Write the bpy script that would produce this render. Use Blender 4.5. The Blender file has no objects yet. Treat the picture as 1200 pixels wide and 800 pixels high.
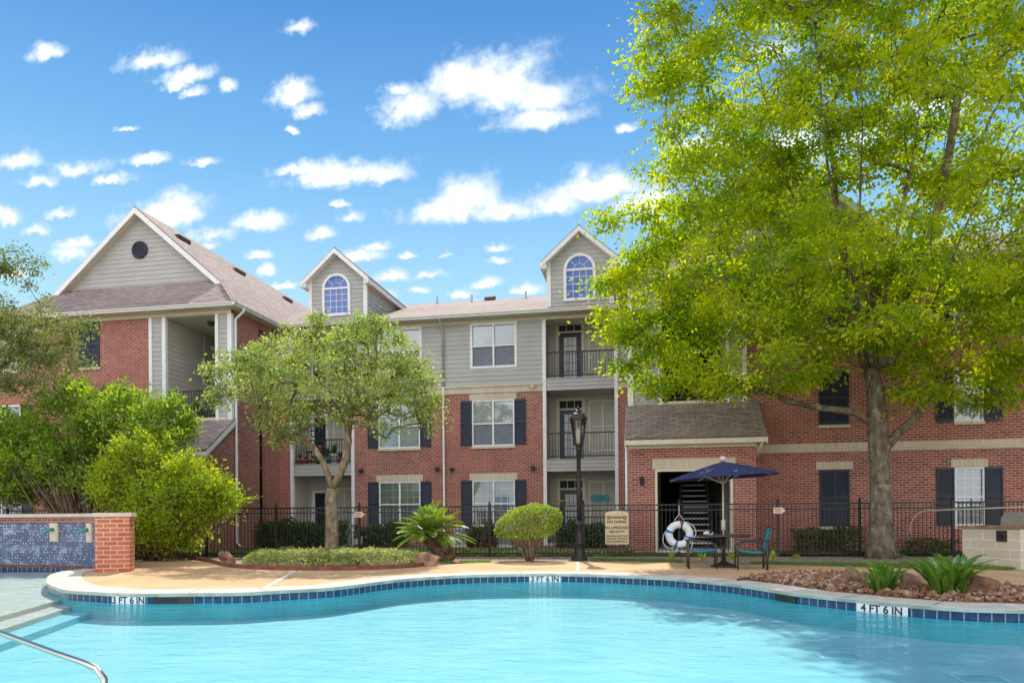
import bpy, bmesh, math, random
import numpy as np
from mathutils import Vector, Matrix
from mathutils.geometry import tessellate_polygon
R = math.radians
random.seed(7)
S = bpy.context.scene
COL = S.collection

# ------------------------------------------------------------------ camera
F, YAW, ROLL, CAMH = 866.0, R(10.8), 0.008, 1.3
FW = Vector((-math.sin(YAW), math.cos(YAW), 0)); RT = Vector((math.cos(YAW), math.sin(YAW), 0)); UP = Vector((0, 0, 1))
CPOS = Vector((0, 0, CAMH))
cam = bpy.data.cameras.new('camera'); camo = bpy.data.objects.new('camera', cam); COL.objects.link(camo)
cr, sr = math.cos(ROLL), math.sin(ROLL)
cx_, cy_, cz_ = RT*cr - UP*sr, RT*sr + UP*cr, -FW
camo.matrix_world = Matrix(((cx_.x, cy_.x, cz_.x, 0), (cx_.y, cy_.y, cz_.y, 0), (cx_.z, cy_.z, cz_.z, CAMH), (0, 0, 0, 1)))
cam.sensor_width = 36; cam.sensor_fit = 'HORIZONTAL'; cam.lens = F*36/1200; cam.shift_y = 200/1200
cam.clip_start = 0.1; cam.clip_end = 3000
S.camera = camo
S.render.engine = 'CYCLES'
try:
    S.cycles.use_denoising = True; S.cycles.denoiser = 'OPENIMAGEDENOISE'
except Exception: pass
S.cycles.max_bounces = 8; S.cycles.transparent_max_bounces = 24; S.cycles.diffuse_bounces = 4
S.cycles.caustics_reflective = False; S.cycles.caustics_refractive = False
S.cycles.sample_clamp_indirect = 6.0

def ray(x, y):
    a, b = (x-600)/F, (600-y)/F
    return FW + RT*(a*cr+b*sr) + UP*(-a*sr+b*cr)
def at_y(x, y, Y): r = ray(x, y); return CPOS + r*(Y/r.y)
def at_z(x, y, z=0.0): r = ray(x, y); return CPOS + r*((z-CAMH)/r.z)

# ------------------------------------------------------------------ sky and sun
SUN_ELEV, SUN_AZ = R(51), R(13)                      # behind the building, a little to the left
sun_dir = Vector((-math.sin(SUN_AZ)*math.cos(SUN_ELEV), math.cos(SUN_AZ)*math.cos(SUN_ELEV), math.sin(SUN_ELEV)))
sl = bpy.data.lights.new('sun', 'SUN'); sl.energy = 4.1; sl.angle = R(0.55); sl.color = (1.0, 0.93, 0.80)
so = bpy.data.objects.new('sun', sl); COL.objects.link(so)
so.rotation_euler = sun_dir.to_track_quat('Z', 'Y').to_euler(); so.location = (0, 40, 60)
S.view_settings.view_transform = 'Standard'; S.view_settings.look = 'None'; S.view_settings.gamma = 1.0
S.view_settings.use_curve_mapping = False; S.view_settings.exposure = 0.43

W = bpy.data.worlds.new('World'); S.world = W; W.use_nodes = True
wt = W.node_tree; wn = wt.nodes; wl = wt.links; wn.clear()
def N(tree, typ, **kw):
    n = tree.nodes.new(typ)
    for k, v in kw.items(): setattr(n, k, v)
    return n
def L(tree, a, b): tree.links.new(a, b)
def mth(tree, op, a, b=None, c=None, clamp=False):
    n = tree.nodes.new('ShaderNodeMath'); n.operation = op; n.use_clamp = clamp
    for i, v in enumerate((a, b, c)):
        if v is None: continue
        if isinstance(v, (int, float)): n.inputs[i].default_value = v
        else: tree.links.new(v, n.inputs[i])
    return n.outputs[0]
def mixc(tree, fac, a, b, blend='MIX'):
    n = tree.nodes.new('ShaderNodeMix'); n.data_type = 'RGBA'; n.blend_type = blend
    if isinstance(fac, (int, float)): n.inputs[0].default_value = fac
    else: tree.links.new(fac, n.inputs[0])
    for i, v in ((6, a), (7, b)):
        if isinstance(v, tuple): n.inputs[i].default_value = (*v[:3], 1)
        else: tree.links.new(v, n.inputs[i])
    return n.outputs[2]
def maprange(tree, v, a, b, c=0.0, d=1.0, smooth=True):
    n = tree.nodes.new('ShaderNodeMapRange'); n.interpolation_type = 'SMOOTHSTEP' if smooth else 'LINEAR'
    tree.links.new(v, n.inputs[0]); n.inputs[1].default_value = a; n.inputs[2].default_value = b
    n.inputs[3].default_value = c; n.inputs[4].default_value = d
    return n.outputs[0]

def build_world():
    out = N(wt, 'ShaderNodeOutputWorld'); bg = N(wt, 'ShaderNodeBackground'); L(wt, bg.outputs[0], out.inputs[0])
    tc = N(wt, 'ShaderNodeTexCoord'); sep = N(wt, 'ShaderNodeSeparateXYZ'); L(wt, tc.outputs['Generated'], sep.inputs[0])
    x, y, z = sep.outputs
    sky = N(wt, 'ShaderNodeTexSky', sky_type='NISHITA'); sky.sun_disc = False
    sky.sun_elevation = SUN_ELEV; sky.sun_rotation = -SUN_AZ; sky.air_density = 1.0; sky.dust_density = 0.3; sky.ozone_density = 2.5
    skys = mixc(wt, 1.0, sky.outputs[0], (0.10, 0.10, 0.10), 'MULTIPLY')
    # the deep blue of a clear dry day, paler towards the horizon
    ramp = N(wt, 'ShaderNodeValToRGB'); L(wt, z, ramp.inputs[0])
    e = ramp.color_ramp.elements
    e[0].position = 0.0; e[0].color = (0.50, 0.72, 0.86, 1)
    e[1].position = 1.0; e[1].color = (0.035, 0.17, 0.52, 1)
    for p, c in ((0.17, (0.46, 0.70, 0.85, 1)), (0.28, (0.32, 0.58, 0.79, 1)), (0.42, (0.15, 0.385, 0.69, 1)), (0.57, (0.055, 0.22, 0.54, 1))):
        q = e.new(p); q.color = c
    base = mixc(wt, 0.94, skys, ramp.outputs[0])
    # clouds in front: puffs at fixed directions, edges broken by noise
    yc = mth(wt, 'MAXIMUM', y, 0.05)
    px = mth(wt, 'DIVIDE', x, yc); pz = mth(wt, 'DIVIDE', z, yc)
    cmb = N(wt, 'ShaderNodeCombineXYZ'); L(wt, px, cmb.inputs[0]); L(wt, pz, cmb.inputs[1])
    # warp
    nz = N(wt, 'ShaderNodeTexNoise'); nz.inputs['Scale'].default_value = 12.0; nz.inputs['Detail'].default_value = 9; nz.inputs['Roughness'].default_value = 0.55
    L(wt, cmb.outputs[0], nz.inputs['Vector'])
    nz2 = N(wt, 'ShaderNodeTexNoise'); nz2.inputs['Scale'].default_value = 52.0; nz2.inputs['Detail'].default_value = 6; nz2.inputs['Roughness'].default_value = 0.6
    L(wt, cmb.outputs[0], nz2.inputs['Vector'])
    wv = N(wt, 'ShaderNodeVectorMath', operation='MULTIPLY_ADD'); L(wt, nz2.outputs['Color'], wv.inputs[0]); wv.inputs[1].default_value = (0.028, 0.024, 0); wv.inputs[2].default_value = (0, 0, 0)
    wa = N(wt, 'ShaderNodeVectorMath', operation='ADD'); L(wt, cmb.outputs[0], wa.inputs[0]); L(wt, wv.outputs[0], wa.inputs[1])
    ws = N(wt, 'ShaderNodeVectorMath', operation='SUBTRACT'); L(wt, wa.outputs[0], ws.inputs[0]); ws.inputs[1].default_value = (0.014, 0.012, 0)
    puffs = [  # image x, y, half width, half height
        (588, 95, 80, 40), (540, 96, 52, 32), (640, 110, 50, 30), (480, 122, 45, 27), (640, 138, 55, 16), (470, 105, 20, 12),
        (180, 70, 42, 15), (218, 88, 34, 12), (205, 100, 16, 10), (228, 108, 18, 7), (266, 100, 12, 9),
        (350, 108, 28, 20), (362, 130, 20, 11), (343, 152, 8, 5), (355, 30, 24, 10), (55, 62, 24, 11), (20, 190, 32, 11), (45, 212, 32, 10),
        (90, 198, 38, 12), (130, 210, 28, 8), (170, 187, 24, 8),
        (400, 205, 92, 17), (450, 205, 48, 14), (345, 200, 40, 9),
        (545, 230, 50, 30), (530, 246, 60, 18), (590, 246, 52, 17), (650, 236, 46, 24), (690, 222, 38, 24), (725, 215, 45, 26), (760, 235, 50, 26),
        (195, 250, 66, 22), (310, 258, 46, 14), (250, 275, 30, 12), (245, 285, 18, 9), (408, 254, 18, 9), (380, 274, 20, 9),
        (70, 250, 18, 8), (42, 270, 20, 8), (10, 255, 20, 14), (85, 297, 30, 12), (90, 285, 30, 8), (420, 300, 34, 10), (460, 322, 22, 9),
        (582, 290, 18, 7), (585, 306, 16, 6), (570, 333, 22, 8), (615, 338, 18, 8), (310, 317, 12, 8), (492, 340, 14, 5), (440, 288, 20, 6), (540, 345, 22, 7),
        (150, 150, 16, 5), (240, 190, 20, 6), (300, 300, 18, 6), (335, 335, 16, 5), (505, 320, 26, 7), (560, 355, 16, 5), (610, 365, 14, 4), (400, 240, 14, 5), (280, 330, 14, 5), (120, 320, 22, 8), (20, 320, 18, 7), (440, 345, 22, 6), (735, 150, 12, 8), (830, 175, 60, 20), (930, 170, 50, 26), (1010, 165, 50, 30), (1100, 120, 60, 20), (900, 60, 40, 16), (520, 300, 14, 5), (480, 300, 14, 5)]
    acc = None
    for (ix, iy, hw, hh) in puffs:
        hw *= 1.2; hh *= 1.4; iy += hh*0.12
        r0 = ray(ix, iy); c0 = (r0.x/r0.y, r0.z/r0.y)
        r1 = ray(ix+hw, iy); r2 = ray(ix, iy-hh)
        ra = abs(r1.x/r1.y-c0[0]); rb = abs(r2.z/r2.y-c0[1])
        v = N(wt, 'ShaderNodeVectorMath', operation='SUBTRACT'); L(wt, ws.outputs[0], v.inputs[0]); v.inputs[1].default_value = (c0[0], c0[1], 0)
        m = N(wt, 'ShaderNodeVectorMath', operation='MULTIPLY'); L(wt, v.outputs[0], m.inputs[0]); m.inputs[1].default_value = (1/ra, 1/rb, 0)
        m2 = N(wt, 'ShaderNodeVectorMath', operation='MULTIPLY'); L(wt, m.outputs[0], m2.inputs[0]); m2.inputs[1].default_value = (-1, -1.75, 0)
        m3 = N(wt, 'ShaderNodeVectorMath', operation='MAXIMUM'); L(wt, m.outputs[0], m3.inputs[0]); L(wt, m2.outputs[0], m3.inputs[1])   # flat bases
        ln = N(wt, 'ShaderNodeVectorMath', operation='LENGTH'); L(wt, m3.outputs[0], ln.inputs[0])
        acc = ln.outputs['Value'] if acc is None else mth(wt, 'MINIMUM', acc, ln.outputs['Value'])
    d = mth(wt, 'SUBTRACT', 1.0, acc)                                           # 1 in a puff's middle, 0 at its rim
    d = mth(wt, 'ADD', d, mth(wt, 'MULTIPLY', mth(wt, 'SUBTRACT', nz.outputs[0], 0.5), 2.0))
    d = mth(wt, 'ADD', d, mth(wt, 'MULTIPLY', mth(wt, 'SUBTRACT', nz2.outputs[0], 0.5), 0.9))
    front = maprange(wt, d, -0.05, 0.8)
    front = mth(wt, 'MULTIPLY', front, maprange(wt, y, 0.05, 0.25))
    fcol = mixc(wt, maprange(wt, d, 0.30, 1.15), (0.64, 0.74, 0.84), (1.0, 1.0, 0.99))
    # unseen bright cloud behind the camera, added to light the shaded facade
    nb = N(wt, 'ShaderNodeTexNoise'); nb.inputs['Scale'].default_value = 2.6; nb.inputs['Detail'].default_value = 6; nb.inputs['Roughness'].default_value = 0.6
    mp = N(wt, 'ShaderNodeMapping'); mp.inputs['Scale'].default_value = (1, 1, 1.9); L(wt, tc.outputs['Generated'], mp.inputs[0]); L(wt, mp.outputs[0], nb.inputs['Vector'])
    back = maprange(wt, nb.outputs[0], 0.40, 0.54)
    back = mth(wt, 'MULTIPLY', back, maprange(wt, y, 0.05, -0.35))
    c1 = mixc(wt, front, base, fcol)
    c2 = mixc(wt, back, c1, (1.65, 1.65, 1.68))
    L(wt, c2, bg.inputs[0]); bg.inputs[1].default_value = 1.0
build_world()

# ------------------------------------------------------------------ materials
def new_mat(name):
    m = bpy.data.materials.new(name); m.use_nodes = True
    t = m.node_tree; t.nodes.clear()
    o = t.nodes.new('ShaderNodeOutputMaterial')
    return m, t, o
def principled(t, o, col=None, rough=0.6, metal=0.0, spec=0.4):
    b = t.nodes.new('ShaderNodeBsdfPrincipled'); L(t, b.outputs[0], o.inputs[0])
    if isinstance(col, tuple): b.inputs['Base Color'].default_value = (*col, 1)
    elif col is not None: L(t, col, b.inputs['Base Color'])
    b.inputs['Roughness'].default_value = rough; b.inputs['Metallic'].default_value = metal
    b.inputs['Specular IOR Level'].default_value = spec
    return b
def noise(t, scale, detail=4, rough=0.55, coord='Object', mscale=None):
    tc = t.nodes.new('ShaderNodeTexCoord'); n = t.nodes.new('ShaderNodeTexNoise')
    n.inputs['Scale'].default_value = scale; n.inputs['Detail'].default_value = detail; n.inputs['Roughness'].default_value = rough
    src = tc.outputs[coord]
    if mscale:
        mp = t.nodes.new('ShaderNodeMapping'); mp.inputs['Scale'].default_value = mscale; L(t, src, mp.inputs[0]); src = mp.outputs[0]
    L(t, src, n.inputs['Vector'])
    return n.outputs[0]
def bump(t, b, h, strength=0.3, dist=0.02):
    n = t.nodes.new('ShaderNodeBump'); n.inputs['Strength'].default_value = strength; n.inputs['Distance'].default_value = dist
    L(t, h, n.inputs['Height']); L(t, n.outputs[0], b.inputs['Normal'])
MATS = {}
def simple(name, col, rough=0.6, metal=0.0, var=0.12, scale=6.0, spec=0.4, bmp=0.0, bscale=40):
    m, t, o = new_mat(name)
    f = noise(t, scale)
    f = maprange(t, f, 0.3, 0.7)
    c = mixc(t, f, tuple(x*(1-var) for x in col), tuple(min(1, x*(1+var)) for x in col))
    b = principled(t, o, c, rough, metal, spec)
    if bmp: bump(t, b, noise(t, bscale, 3), bmp, 0.01)
    MATS[name] = m; return m
def brickmat(name, c1, c2, mortar, bw=0.215, rh=0.077, ms=0.011, offset=0.5, dirt=0.25, rough=0.85):
    m, t, o = new_mat(name)
    tc = t.nodes.new('ShaderNodeTexCoord'); br = t.nodes.new('ShaderNodeTexBrick')
    L(t, tc.outputs['UV'], br.inputs['Vector'])
    br.inputs['Scale'].default_value = 1; br.inputs['Brick Width'].default_value = bw; br.inputs['Row Height'].default_value = rh
    br.inputs['Mortar Size'].default_value = ms; br.inputs['Mortar Smooth'].default_value = 0.2; br.offset = offset
    br.inputs['Color1'].default_value = (*c1, 1); br.inputs['Color2'].default_value = (*c2, 1); br.inputs['Mortar'].default_value = (*mortar, 1)
    br.inputs['Bias'].default_value = -0.1
    f = maprange(t, noise(t, 1.3, 5), 0.3, 0.75)
    c = mixc(t, mth(t, 'MULTIPLY', f, dirt), br.outputs['Color'], tuple(0.55*(a+b)/2 for a, b in zip(c1, c2)))
    f4 = maprange(t, noise(t, 0.22, 4, 0.6, mscale=(1, 1, 1.4)), 0.35, 0.68); c = mixc(t, mth(t, 'MULTIPLY', f4, 0.22), c, tuple(min(1, x*1.25+0.03) for x in c1))
    f5 = maprange(t, noise(t, 2.4, 6, 0.7, mscale=(1.6, 1.6, 0.22)), 0.56, 0.76); c = mixc(t, mth(t, 'MULTIPLY', f5, 0.30 if name == 'red_brick' else 0.1), c, tuple(0.5*x for x in c2))
    f2 = maprange(t, noise(t, 9.0, 4), 0.35, 0.7)
    c = mixc(t, mth(t, 'MULTIPLY', f2, 0.10), c, mortar)
    if name == 'shingles':
        f3 = maprange(t, noise(t, 5.0, 4, 0.7, coord='UV', mscale=(0.7, 2.2, 1)), 0.38, 0.66)
        c = mixc(t, mth(t, 'MULTIPLY', f3, 0.6), c, (0.14, 0.105, 0.095))
    b = principled(t, o, c, rough, 0, 0.25)
    bump(t, b, mth(t, 'SUBTRACT', 1.0, br.outputs['Fac']), 0.5, 0.008)
    MATS[name] = m; return m
brickmat('red_brick', (0.41, 0.098, 0.062), (0.145, 0.040, 0.034), (0.54, 0.41, 0.34), ms=0.011)
brickmat('orange_brick', (0.56, 0.16, 0.07), (0.40, 0.085, 0.04), (0.66, 0.52, 0.42), bw=0.215*1.35, rh=0.102, ms=0.012)
brickmat('cream_brick', (0.72, 0.61, 0.45), (0.60, 0.50, 0.36), (0.50, 0.43, 0.35), bw=0.072, rh=0.32, ms=0.010, offset=0.0)
brickmat('shingles', (0.46, 0.35, 0.30), (0.25, 0.19, 0.17), (0.15, 0.115, 0.105), bw=0.33, rh=0.145, ms=0.012, dirt=0.3)
brickmat('stone_block', (0.60, 0.50, 0.38), (0.52, 0.41, 0.30), (0.72, 0.66, 0.56), bw=0.62, rh=0.205, ms=0.014, dirt=0.15)
brickmat('blue_tile', (0.014, 0.060, 0.145), (0.008, 0.040, 0.105), (0.30, 0.36, 0.38), bw=0.155, rh=0.30, ms=0.010, offset=0.0, dirt=0.1, rough=0.2)
simple('siding', (0.43, 0.42, 0.395), 0.65, var=0.06, scale=1.5)
simple('siding_dim', (0.52, 0.49, 0.43), 0.7, var=0.06, scale=1.5)  # siding inside the recesses, colour lightened to offset the shade there
simple('white_trim', (0.80, 0.80, 0.78), 0.5, var=0.05)
simple('cream_trim', (0.70, 0.65, 0.50), 0.55, var=0.05)
simple('soffit', (0.62, 0.58, 0.48), 0.7, var=0.04)
simple('navy_shutter', (0.022, 0.026, 0.045), 0.5, var=0.2)
simple('door_black', (0.018, 0.020, 0.03), 0.35, var=0.2)
simple('black_metal', (0.022, 0.020, 0.020), 0.45, var=0.25, scale=20)
simple('bronze_metal', (0.055, 0.045, 0.038), 0.4, 0.3, var=0.25, scale=20)
simple('dark_plastic', (0.02, 0.02, 0.02), 0.4)
simple('roof_dark', (0.09, 0.065, 0.055), 0.8)
simple('grey_metal', (0.42, 0.43, 0.44), 0.4, 0.6, var=0.1)
simple('white_plastic', (0.80, 0.80, 0.80), 0.35, var=0.04)
simple('insect_screen', (0.17, 0.18, 0.22), 0.6, var=0.1)
simple('dark_room', (0.035, 0.035, 0.04), 0.9)  # near-black that stands in for unlit interiors behind openings
simple('tread', (0.62, 0.60, 0.55), 0.8)
simple('sign_tan', (0.66, 0.52, 0.31), 0.6, var=0.07, scale=8)
simple('sign_ink', (0.06, 0.045, 0.035), 0.6, var=0.0)
simple('sign_red', (0.45, 0.09, 0.07), 0.6, var=0.05)
simple('finial_pink', (0.62, 0.44, 0.38), 0.6)
simple('sign_pink', (0.78, 0.55, 0.46), 0.6, var=0.05)
simple('coping_nose', (0.36, 0.43, 0.36), 0.8, var=0.25, scale=3)
simple('drain_blue', (0.42, 0.72, 0.80), 0.7)
simple('pool_side', (0.10, 0.60, 0.66), 0.8, var=0.08, scale=3)  # same plaster as the floor, with the teal look of depth put in
simple('blind_shade', (0.33, 0.40, 0.385), 0.7, var=0.04)
simple('coping', (0.60, 0.51, 0.42), 0.75, var=0.10, scale=2.0, bmp=0.2)
simple('plaster_plate', (0.68, 0.58, 0.42), 0.7, var=0.05)
simple('teal_sling', (0.0, 0.30, 0.36), 0.6, var=0.08)
simple('umbrella_navy', (0.022, 0.027, 0.095), 0.7, var=0.15, scale=4)
simple('pole_tan', (0.55, 0.48, 0.36), 0.4, var=0.05)
simple('rope_white', (0.74, 0.74, 0.72), 0.8, var=0.1, scale=40)
simple('band_blue', (0.02, 0.16, 0.50), 0.5)
simple('band_red', (0.55, 0.03, 0.02), 0.5)
simple('steel', (0.62, 0.56, 0.46), 0.22, 1.0, var=0.05)
simple('grill_steel', (0.55, 0.50, 0.44), 0.35, 0.9, var=0.1)
simple('terracotta', (0.45, 0.17, 0.09), 0.8)
simple('pot_pink', (0.60, 0.16, 0.15), 0.6)
simple('pot_ochre', (0.55, 0.30, 0.08), 0.6)
simple('pot_white', (0.75, 0.75, 0.74), 0.5)
simple('pot_teal', (0.03, 0.26, 0.30), 0.5)
simple('edging_rust', (0.20, 0.065, 0.035), 0.8, var=0.3, scale=5)
simple('copper_green', (0.10, 0.35, 0.28), 0.5, 0.4)
simple('cloth_teal', (0.03, 0.40, 0.46), 0.7)
simple('cloth_yellow', (0.70, 0.55, 0.05), 0.7)
simple('blind', (0.80, 0.81, 0.80), 0.7, var=0.03)
simple('lamp_dark', (0.05, 0.05, 0.05), 0.4)
simple('mulch', (0.19, 0.115, 0.075), 0.95, var=0.45, scale=14, bmp=0.8, bscale=30)
simple('boulder', (0.29, 0.155, 0.095), 0.9, var=0.4, scale=5, bmp=0.7, bscale=14)

def window_blind():
    m, t, o = new_mat('slat_blind')
    tc = t.nodes.new('ShaderNodeTexCoord'); w = t.nodes.new('ShaderNodeTexWave'); w.bands_direction = 'Y'
    w.inputs['Scale'].default_value = 6.5; w.inputs['Distortion'].default_value = 0.0
    L(t, tc.outputs['UV'], w.inputs['Vector'])
    b = principled(t, o, (0.74, 0.755, 0.74), 0.7, 0, 0.2)
    bump(t, b, w.outputs[1], 0.5, 0.02)
    MATS['slat_blind'] = m
window_blind()
def glass(name, refl=0.10, tint=(0.93, 0.97, 0.98)):
    m, t, o = new_mat(name)
    tr = t.nodes.new('ShaderNodeBsdfTransparent'); tr.inputs[0].default_value = (*tint, 1)
    gl = t.nodes.new('ShaderNodeBsdfGlossy'); gl.inputs['Roughness'].default_value = 0.02; gl.inputs[0].default_value = (0.95, 0.97, 1, 1)
    fr = t.nodes.new('ShaderNodeFresnel'); fr.inputs[0].default_value = 1.5
    f = mth(t, 'ADD', fr.outputs[0], refl, clamp=True)
    mx = t.nodes.new('ShaderNodeMixShader'); L(t, f, mx.inputs[0]); L(t, tr.outputs[0], mx.inputs[1]); L(t, gl.outputs[0], mx.inputs[2]); L(t, mx.outputs[0], o.inputs[0])
    MATS[name] = m
glass('window_glass', 0.10); glass('dormer_glass', 0.02, (0.24, 0.40, 0.78)); glass('lamp_glass', 0.05, (0.8, 0.78, 0.7))

def concrete():
    m, t, o = new_mat('deck_concrete')
    f = maprange(t, noise(t, 0.55, 6, 0.6), 0.32, 0.72)
    c = mixc(t, f, (0.49, 0.295, 0.145), (0.62, 0.40, 0.215))
    f2 = maprange(t, noise(t, 5.5, 5, 0.7), 0.50, 0.75)
    c = mixc(t, mth(t, 'MULTIPLY', f2, 0.45), c, (0.72, 0.55, 0.38))
    f3 = maprange(t, noise(t, 1.7, 6, 0.65), 0.51, 0.72)
    c = mixc(t, mth(t, 'MULTIPLY', f3, 0.5), c, (0.30, 0.19, 0.11))
    f6 = maprange(t, noise(t, 38, 3, 0.6), 0.60, 0.72); c = mixc(t, mth(t, 'MULTIPLY', f6, 0.35), c, (0.24, 0.15, 0.09))
    b = principled(t, o, c, 0.85, 0, 0.25)
    bump(t, b, noise(t, 60, 3), 0.25, 0.01)
    MATS['deck_concrete'] = m
concrete()
def soil():
    m, t, o = new_mat('soil')
    f = maprange(t, noise(t, 3.5, 6, 0.7), 0.3, 0.7)
    c = mixc(t, f, (0.20, 0.145, 0.105), (0.44, 0.35, 0.27))
    f2 = maprange(t, noise(t, 22, 4, 0.7), 0.52, 0.7)
    c = mixc(t, mth(t, 'MULTIPLY', f2, 0.7), c, (0.50, 0.36, 0.25))
    b = principled(t, o, c, 0.95, 0, 0.1)
    bump(t, b, noise(t, 18, 5, 0.7), 0.9, 0.04)
    MATS['soil'] = m
soil()
def turf():
    m, t, o = new_mat('turf')
    f = maprange(t, noise(t, 1.6, 6, 0.7), 0.3, 0.7)
    c = mixc(t, f, (0.07, 0.15, 0.02), (0.15, 0.25, 0.035))
    b = principled(t, o, c, 0.95, 0, 0.1); bump(t, b, noise(t, 60, 4, 0.7), 0.8, 0.03)
    MATS['turf'] = m
turf()
def plaster():
    m, t, o = new_mat('pool_plaster')
    f = maprange(t, noise(t, 0.8, 5), 0.3, 0.7)
    c = mixc(t, f, (0.31, 0.63, 0.70), (0.38, 0.69, 0.74))
    # paler mottling, stretched sideways
    f2 = maprange(t, noise(t, 2.2, 5, 0.65, mscale=(1.0, 1.8, 1)), 0.45, 0.75)
    c = mixc(t, mth(t, 'MULTIPLY', f2, 0.35), c, (0.50, 0.77, 0.81))
    principled(t, o, c, 0.8, 0, 0.1); MATS['pool_plaster'] = m
plaster()
simple('shelf_plaster', (0.74, 0.62, 0.53), 0.8, var=0.08, scale=2)
def water():
    m, t, o = new_mat('pool_water')
    tr = t.nodes.new('ShaderNodeBsdfTransparent'); tr.inputs[0].default_value = (0.80, 0.955, 0.985, 1)
    gl = t.nodes.new('ShaderNodeBsdfGlossy'); gl.inputs['Roughness'].default_value = 0.03; gl.inputs[0].default_value = (0.9, 0.97, 1, 1)
    bp = t.nodes.new('ShaderNodeBump'); bp.inputs['Strength'].default_value = 0.55; bp.inputs['Distance'].default_value = 0.05
    h = mth(t, 'ADD', noise(t, 2.2, 4, 0.55, mscale=(1, 1.7, 1)), mth(t, 'MULTIPLY', noise(t, 9, 3, 0.5, mscale=(1, 1.6, 1)), 0.25))
    L(t, h, bp.inputs['Height']); L(t, bp.outputs[0], gl.inputs['Normal'])
    fr = t.nodes.new('ShaderNodeFresnel'); fr.inputs[0].default_value = 1.33; L(t, bp.outputs[0], fr.inputs['Normal'])
    f = mth(t, 'MULTIPLY', fr.outputs[0], 0.62, clamp=True)
    mx = t.nodes.new('ShaderNodeMixShader'); L(t, f, mx.inputs[0]); L(t, tr.outputs[0], mx.inputs[1]); L(t, gl.outputs[0], mx.inputs[2]); L(t, mx.outputs[0], o.inputs[0])
    MATS['pool_water'] = m
water()
def dotted_tile():
    m, t, o = new_mat('dotted_tile')
    tc = t.nodes.new('ShaderNodeTexCoord'); v = t.nodes.new('ShaderNodeTexVoronoi'); v.inputs['Scale'].default_value = 12.5; v.inputs['Randomness'].default_value = 0.4
    L(t, tc.outputs['UV'], v.inputs['Vector'])
    dot = maprange(t, v.outputs['Distance'], 0.17, 0.25, 1, 0)
    st = maprange(t, noise(t, 2.3, 5, 0.65, coord='UV', mscale=(1, 1.6, 1)), 0.48, 0.74)
    base = mixc(t, maprange(t, noise(t, 30, 2, coord='UV'), 0.35, 0.65), (0.055, 0.085, 0.165), (0.10, 0.135, 0.22))
    c = mixc(t, mth(t, 'MULTIPLY', st, 0.55), base, (0.58, 0.61, 0.68))
    c = mixc(t, dot, c, (0.72, 0.73, 0.74))
    principled(t, o, c, 0.3, 0, 0.5); MATS['dotted_tile'] = m
dotted_tile()
def bark(name, c1, c2, scale=8):
    m, t, o = new_mat(name)
    f = maprange(t, noise(t, scale, 6, 0.65, mscale=(1, 1, 0.45)), 0.34, 0.68)
    c = mixc(t, f, c1, c2)
    f2 = maprange(t, noise(t, scale*0.5, 5, 0.6), 0.56, 0.68)
    c = mixc(t, mth(t, 'MULTIPLY', f2, 0.5), c, (0.46, 0.45, 0.40))
    b = principled(t, o, c, 0.95, 0, 0.1); bump(t, b, noise(t, scale*3, 6, 0.7, mscale=(1, 1, 0.3)), 0.9, 0.04)
    MATS[name] = m
bark('grey_bark', (0.115, 0.09, 0.062), (0.26, 0.215, 0.155)); bark('tan_bark', (0.15, 0.105, 0.065), (0.32, 0.245, 0.16)); bark('brown_bark', (0.10, 0.055, 0.03), (0.24, 0.14, 0.085), 14)
def leafmat(name, c1, c2, trans, tfac=0.5, rough=0.5, gl=0.06, clump=0.3):
    m, t, o = new_mat(name)
    g = t.nodes.new('ShaderNodeNewGeometry'); rnd = g.outputs['Random Per Island']
    f2 = maprange(t, noise(t, 0.9, 3), 0.35, 0.65)
    f = mth(t, 'ADD', mth(t, 'MULTIPLY', rnd, 1-clump), mth(t, 'MULTIPLY', f2, clump), clamp=True)  # leaf tone at random, with clump noise painting in sunlit and shadowed foliage
    c = mixc(t, f, c1, c2)
    d = t.nodes.new('ShaderNodeBsdfDiffuse'); L(t, c, d.inputs[0])
    tl = t.nodes.new('ShaderNodeBsdfTranslucent')
    ct = mixc(t, f, (trans[0]*0.34, trans[1]*0.66, trans[2]), tuple(min(1, x*1.2) for x in trans)); L(t, ct, tl.inputs[0])
    m1 = t.nodes.new('ShaderNodeMixShader'); m1.inputs[0].default_value = tfac; L(t, d.outputs[0], m1.inputs[1]); L(t, tl.outputs[0], m1.inputs[2])
    gs = t.nodes.new('ShaderNodeBsdfGlossy'); gs.inputs['Roughness'].default_value = rough; gs.inputs[0].default_value = (1, 1, 1, 1)
    m2 = t.nodes.new('ShaderNodeMixShader'); m2.inputs[0].default_value = gl; L(t, m1.outputs[0], m2.inputs[1]); L(t, gs.outputs[0], m2.inputs[2])
    L(t, m2.outputs[0], o.inputs[0]); MATS[name] = m
leafmat('leaf_bright', (0.03, 0.115, 0.004), (0.42, 0.45, 0.004), (0.86, 0.90, 0.003), 0.54, gl=0.02, clump=0.55)
leafmat('leaf_olive', (0.05, 0.09, 0.016), (0.58, 0.60, 0.20), (0.60, 0.68, 0.05), 0.42, 0.42, 0.05, clump=0.45)  # pale tone stands in for sun glint, dark tone for the shaded interior
leafmat('leaf_oak', (0.07, 0.10, 0.025), (0.25, 0.25, 0.075), (0.42, 0.44, 0.06), 0.42, 0.45, 0.04)
leafmat('leaf_myrtle', (0.06, 0.15, 0.012), (0.34, 0.42, 0.04), (0.62, 0.76, 0.02), 0.46, 0.5, 0.035)
leafmat('leaf_lime', (0.09, 0.17, 0.008), (0.42, 0.45, 0.014), (0.80, 0.82, 0.010), 0.5, 0.5, 0.03)
leafmat('leaf_hedge', (0.035, 0.075, 0.015), (0.08, 0.14, 0.025), (0.15, 0.25, 0.03), 0.35, 0.4, 0.04)
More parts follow.
